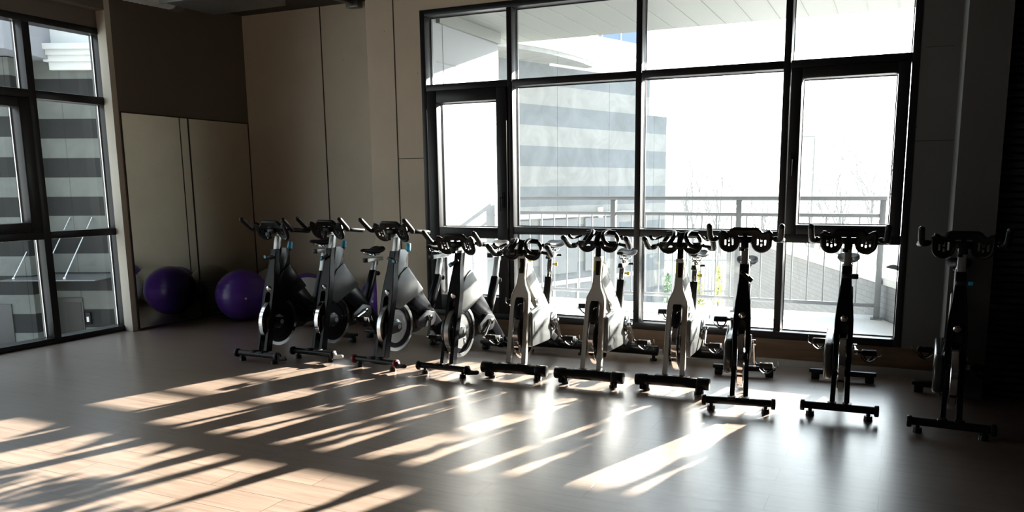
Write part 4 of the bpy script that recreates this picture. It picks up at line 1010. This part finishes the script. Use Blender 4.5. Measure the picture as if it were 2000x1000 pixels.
# ------------------------------------------------------------------ outside: striped facade seen through the big window
fa = math.atan2(-0.36, 0.933)
t = thing('striped_building', 'glare-paled building with grey stone stripes and a white cornice beyond the terrace', 'building', (-6.93, 13.34, GZ), fa)
MB().box((-1.0, 1.55, 3.2), (2.0, 6.1, 4.3)).build('striped_wall', M['bandF'], t, smooth=False)
MB().box((-1.0, 4.95, 2.27), (1.9, 0.75, 4.54)).build('low_wing', M['bandF'], t, smooth=False)
b = MB()
for z0, z1, o_ in ((5.30, 5.43, 0.05), (5.43, 5.55, 0.12), (5.55, 5.68, 0.19), (5.68, 5.80, 0.28)):
    b.box((-1.0+o_/2, 3.0, (z0+z1)/2), (2.0+o_, 3.2+o_, z1-z0), 0.01)
cor = b.build('cornice', M['cornice'], t)
b = MB()
def bulge(o_):
    P_ = [(-0.5, 2.25+o_*0.25)]
    for i in range(17):
        u = i/16; P_.append(((0.30+o_)*math.sin(PI*(0.06+0.88*u))**0.7, 2.25-u*4.6+o_*0.25))
    P_.append((-0.5, -2.35)); return P_
for z0, z1, o_ in ((5.42, 5.58, 0.55), (5.58, 5.80, 0.66), (5.80, 6.02, 0.78)):
    b.prism(bulge(o_), z0, z1, 'xy')
b.build('curved_cornice', M['cornice'], cor, ang=25)
b = MB(); b.prism(bulge(0.52), 5.34, 5.418, 'xy'); b.build('cornice_underside', M['bandF'], cor, ang=25)  # darker slab added to paint shade onto the cornice underside
b = MB(); b.box((-1.0, 2.2, 7.2), (1.9, 4.7, 2.3)); up = b.build('glazed_storey', M['blueglass'], t, smooth=False)
b = MB()
for i in range(8): b.box((-0.045, -0.1+i*0.62, 7.2), (0.02, 0.03, 2.28))
b.build('glazing_bars', M['cornice'], up, smooth=False)
b = MB(); b.box((-1.0, 1.55, 0.525), (1.99, 6.1, 1.05)); sf = b.build('shopfront', M['shopglass'], t, smooth=False)
b = MB()
for i in range(9): b.box((0.01, -1.4+i*0.72, 0.50), (0.03, 0.045, 1.0))
b.box((0.012, 1.5, 0.97), (0.034, 6.0, 0.09)); b.box((0.012, 1.5, 0.05), (0.034, 6.0, 0.10))
b.build('shopfront_frames', M['cornice'], sf, smooth=False)
b = MB(); b.box((0.02, 1.55, 2.36), (0.06, 6.12, 0.09)); b.box((0.015, 2.9, 1.9), (0.05, 0.14, 1.2)); b.build('fascia', M['cornice'], t, smooth=False)
for i in range(3):
    MB().box((0.02, 0.25+i*1.35, 1.72), (0.05, 1.1, 1.12)).build('shop_window', M['shopglass'], t, smooth=False)

# ------------------------------------------------------------------ outside: facade seen through the side window (local x along it, y away)
t = thing('striped_side_building', 'grey building with light and dark stone stripes outside the side window', 'building', (0, 0, GZ), YAW)
MB().box((-9.9, 15.5, 2.65), (7.6, 1.0, 5.3)).build('striped_wall', M['bandL'], t, smooth=False)
MB().box((-11.55, 14.72, 2.64), (4.0, 0.56, 5.28)).build('projecting_bay', M['bandL'], t, smooth=False)
b = MB()
for z0, z1, o_ in ((5.12, 5.26, 0.08), (5.26, 5.37, 0.14), (5.37, 5.46, 0.20), (5.46, 5.56, 0.28)):
    b.box((-7.55, 15.0-o_/2, (z0+z1)/2), (2.98+o_*2, o_, z1-z0), 0.004)
b.build('cornice', M['cornice2'], t)
MB().box((-7.83, 15.4, 6.3), (3.54, 0.8, 1.45)).build('upper_wall', M['cornice2'], t, smooth=False)
b = MB(); b.box((-12.3, 14.35, 6.2), (6.42, 1.3, 1.8)); b.build('overhang', M['palewall'], t, smooth=False)
d = MB(); d.box((-9.24, 14.99, 0.43), (0.54, 0.04, 0.90), 0.004); d = d.build('entrance_door', M['door'], t)
MB().box((-9.14, 14.965, 0.40), (0.28, 0.012, 0.78)).build('door_leaf', M['doorleaf'], d, smooth=False)
w_ = MB(); w_.box((-10.25, 14.43, 0.40), (0.55, 0.03, 0.88), 0.004); w_.build('dark_panel', M['door'], t)
l_ = MB(); l_.box((-8.88, 14.97, 0.48), (0.10, 0.06, 0.23), 0.01); l_ = l_.build('intercom', M['bplast'], t)
MB().box((-8.88, 14.936, 0.46), (0.045, 0.01, 0.10), 0.003).build('intercom_plate', M['white'], l_)
cn = MB().box((-8.9, 14.43, 1.34), (1.7, 1.12, 0.02)).build('glass_canopy', M['canopy'], t, smooth=False)
for x in (-9.62, -9.12, -8.70):
    q = MB(); q.tube([(x, 14.05, 1.37), (x+0.06, 14.99, 2.42)], 0.010, 8); q.sphere((x, 14.05, 1.36), 0.028, 10); q.build('tie_rod', M['steel'], cn)

# ------------------------------------------------------------------ outside: trees, shrubs, lamp, fence, car
def bare_tree(name, label, h, x, y, seed, spread=0.6, thin=1.0):
    rnd = random.Random(seed)
    t = thing(name, label, 'tree', (x, y, GZ), 0, 'bare winter trees beyond the terrace')
    tr = MB(); tr.tube(smooth_path([(0, 0, 0), (rnd.uniform(-.05, .05), 0, h*0.25), (rnd.uniform(-.1, .1), rnd.uniform(-.1, .1), h*0.5)], 4), [0.07*thin]*4+[0.05*thin]*4+[0.04*thin], 7)
    tk = tr.build('trunk', M['bark'], t)
    br = MB()
    def grow(p, d, L, r, lev):
        n = 4; pts = [p]; dd = d.copy()
        for i in range(n):
            dd = (dd+Vector((rnd.uniform(-.22, .22), rnd.uniform(-.22, .22), rnd.uniform(-.02, .16)))).normalized()
            pts.append(pts[-1]+dd*L/n)
        br.tube(pts, [r*(1-0.6*i/n) for i in range(n+1)], 4, caps=False)
        if lev > 0:
            for k in range(4 if lev > 1 else 5):
                q = pts[rnd.randint(1, n)]
                nd = (dd+Vector((rnd.uniform(-1, 1), rnd.uniform(-1, 1), rnd.uniform(-.2, .7)))*0.85).normalized()
                grow(q, nd, L*rnd.uniform(0.45, 0.7), r*0.5, lev-1)
    for k in range(8):
        a = k*2.4; zz = h*(0.22+0.28*k/7)
        grow(Vector((0, 0, zz)), Vector((math.cos(a)*spread, math.sin(a)*spread, 0.9)).normalized(), h*rnd.uniform(0.32, 0.5), 0.026*thin, 2)
    br.build('branches', M['twig'], t, smooth=False)
    return t
for i, (h, x, y, sp, lab) in enumerate([
    (4.9, -0.85, 31.0, 0.45, 'tall bare tree seen through the right part of the casement'),
    (3.9, -1.7, 27.0, 0.45, 'bare bushy tree seen through the middle of the casement'),
    (2.7, -2.2, 23.5, 0.6, 'low bare tree seen through the left part of the casement'),
    (3.6, -5.6, 23.4, 0.5, 'spreading bare tree seen left of centre in the third bay, above the railing'),
    (3.7, -5.6, 27.2, 0.5, 'bare tree seen in the middle of the third bay, above the railing'),
    (3.0, -4.6, 30.6, 0.6, 'low bare tree seen at the right side of the third bay, above the railing'),
    (4.0, -9.4, 30.2, 0.5, 'bare tree seen at the left side of the third bay beside the striped building')]):
    bare_tree('bare_tree', lab, h, x, y, 11+i, sp)
def shrub(label, x, y, h, w, m, seed):
    rnd = random.Random(seed); b = MB()
    t = thing('shrub', label, 'shrub', (x, y, GZ), 0, 'shrubs along the fence')
    tmp = bmesh.new()
    for k in range(420):
        u = rnd.random()**0.8; a = rnd.uniform(0, 2*PI); rr = w*(1-u)**0.7*rnd.uniform(0.3, 1)
        c = Vector((rr*math.cos(a), rr*math.sin(a), h*u+0.03)); e = Vector((rnd.uniform(-1, 1), rnd.uniform(-1, 1), rnd.uniform(-.4, 1))).normalized()*0.07
        f = e.cross(Vector((rnd.uniform(-1, 1), rnd.uniform(-1, 1), rnd.uniform(-1, 1)))).normalized()*0.028
        tmp.faces.new([tmp.verts.new(c-f), tmp.verts.new(c+e*0.5-f*0.3), tmp.verts.new(c+e), tmp.verts.new(c+f)])
    b.add(tmp); b.build('foliage', m, t, smooth=False)
    MB().cyl((0, 0, 0), (0, 0, h*0.5), 0.02).build('stem', M['bark'], t)
shrub('left one of the two dark green conical shrubs before the fence', -5.60, 19.2, 0.95, 0.26, M['leaf'], 1)
shrub('right one of the two dark green conical shrubs before the fence', -5.15, 19.0, 0.75, 0.22, M['leaf'], 2)
shrub('left one of the two yellow green shrubs before the fence', -4.35, 19.0, 0.85, 0.16, M['leafy'], 3)
shrub('right one of the two yellow green shrubs before the fence', -3.90, 19.1, 0.95, 0.16, M['leafy'], 4)
t = thing('picket_fence', 'grey picket fence standing behind the shrubs beyond the terrace', 'fence', (-4.6, 19.9, GZ), 0.40)
b = MB()
for i in range(34): b.box((-1.4+i*0.088, 0, 0.62), (0.035, 0.02, 1.22))
b.build('pickets', M['picket'], t, smooth=False)
for x in (-1.4, 0.0, 1.5): MB().box((x, 0.03, 0.62), (0.07, 0.07, 1.24)).build('post', M['picket'], t, smooth=False)
b = MB(); b.box((0.05, 0.02, 0.25), (2.95, 0.03, 0.06)); b.box((0.05, 0.02, 1.05), (2.95, 0.03, 0.06)); b.build('fence_rails', M['picket'], t, smooth=False)
t = thing('street_lamp', 'thin street lamp post seen through the left part of the casement', 'street lamp', (-2.79, 29.4, GZ))
MB().cyl((0, 0, 0), (0, 0, 4.6), 0.05, 0.03, 10).build('pole', M['twig'], t)
MB().box((-0.25, 0, 4.62), (0.55, 0.12, 0.06), 0.02).build('lamp_head', M['twig'], t)
t = thing('parked_car', 'pale parked car partly hidden by the garden wall and railing post', 'car', (1.2, 26.0, GZ), 0.1)
b = MB(); b.prism(rpoly([(-2.0, 0.30), (-2.05, 0.62), (-1.85, 0.80), (-0.95, 0.92), (1.55, 0.95), (2.0, 0.82), (2.05, 0.30)], 0.12), -0.82, 0.82, 'xz', 0.10); b.build('body', M['carpaint'], t)
b = MB(); b.prism(rpoly([(-1.0, 0.90), (-0.35, 1.40), (0.95, 1.42), (1.6, 0.92)], 0.15), -0.70, 0.70, 'xz', 0.08); b.build('cabin', M['carglass'], t)
for x in (-1.3, 1.3):
    for y in (-0.80, 0.80):
        w_ = MB().cyl((x, y-0.1, 0.31), (x, y+0.1, 0.31), 0.31, seg=24, bev=0.04).build('wheel', M['bplast'], t)
        MB().cyl((x, y-0.107, 0.31), (x, y+0.107, 0.31), 0.19, seg=20).build('wheel_rim', M['silver'], w_)
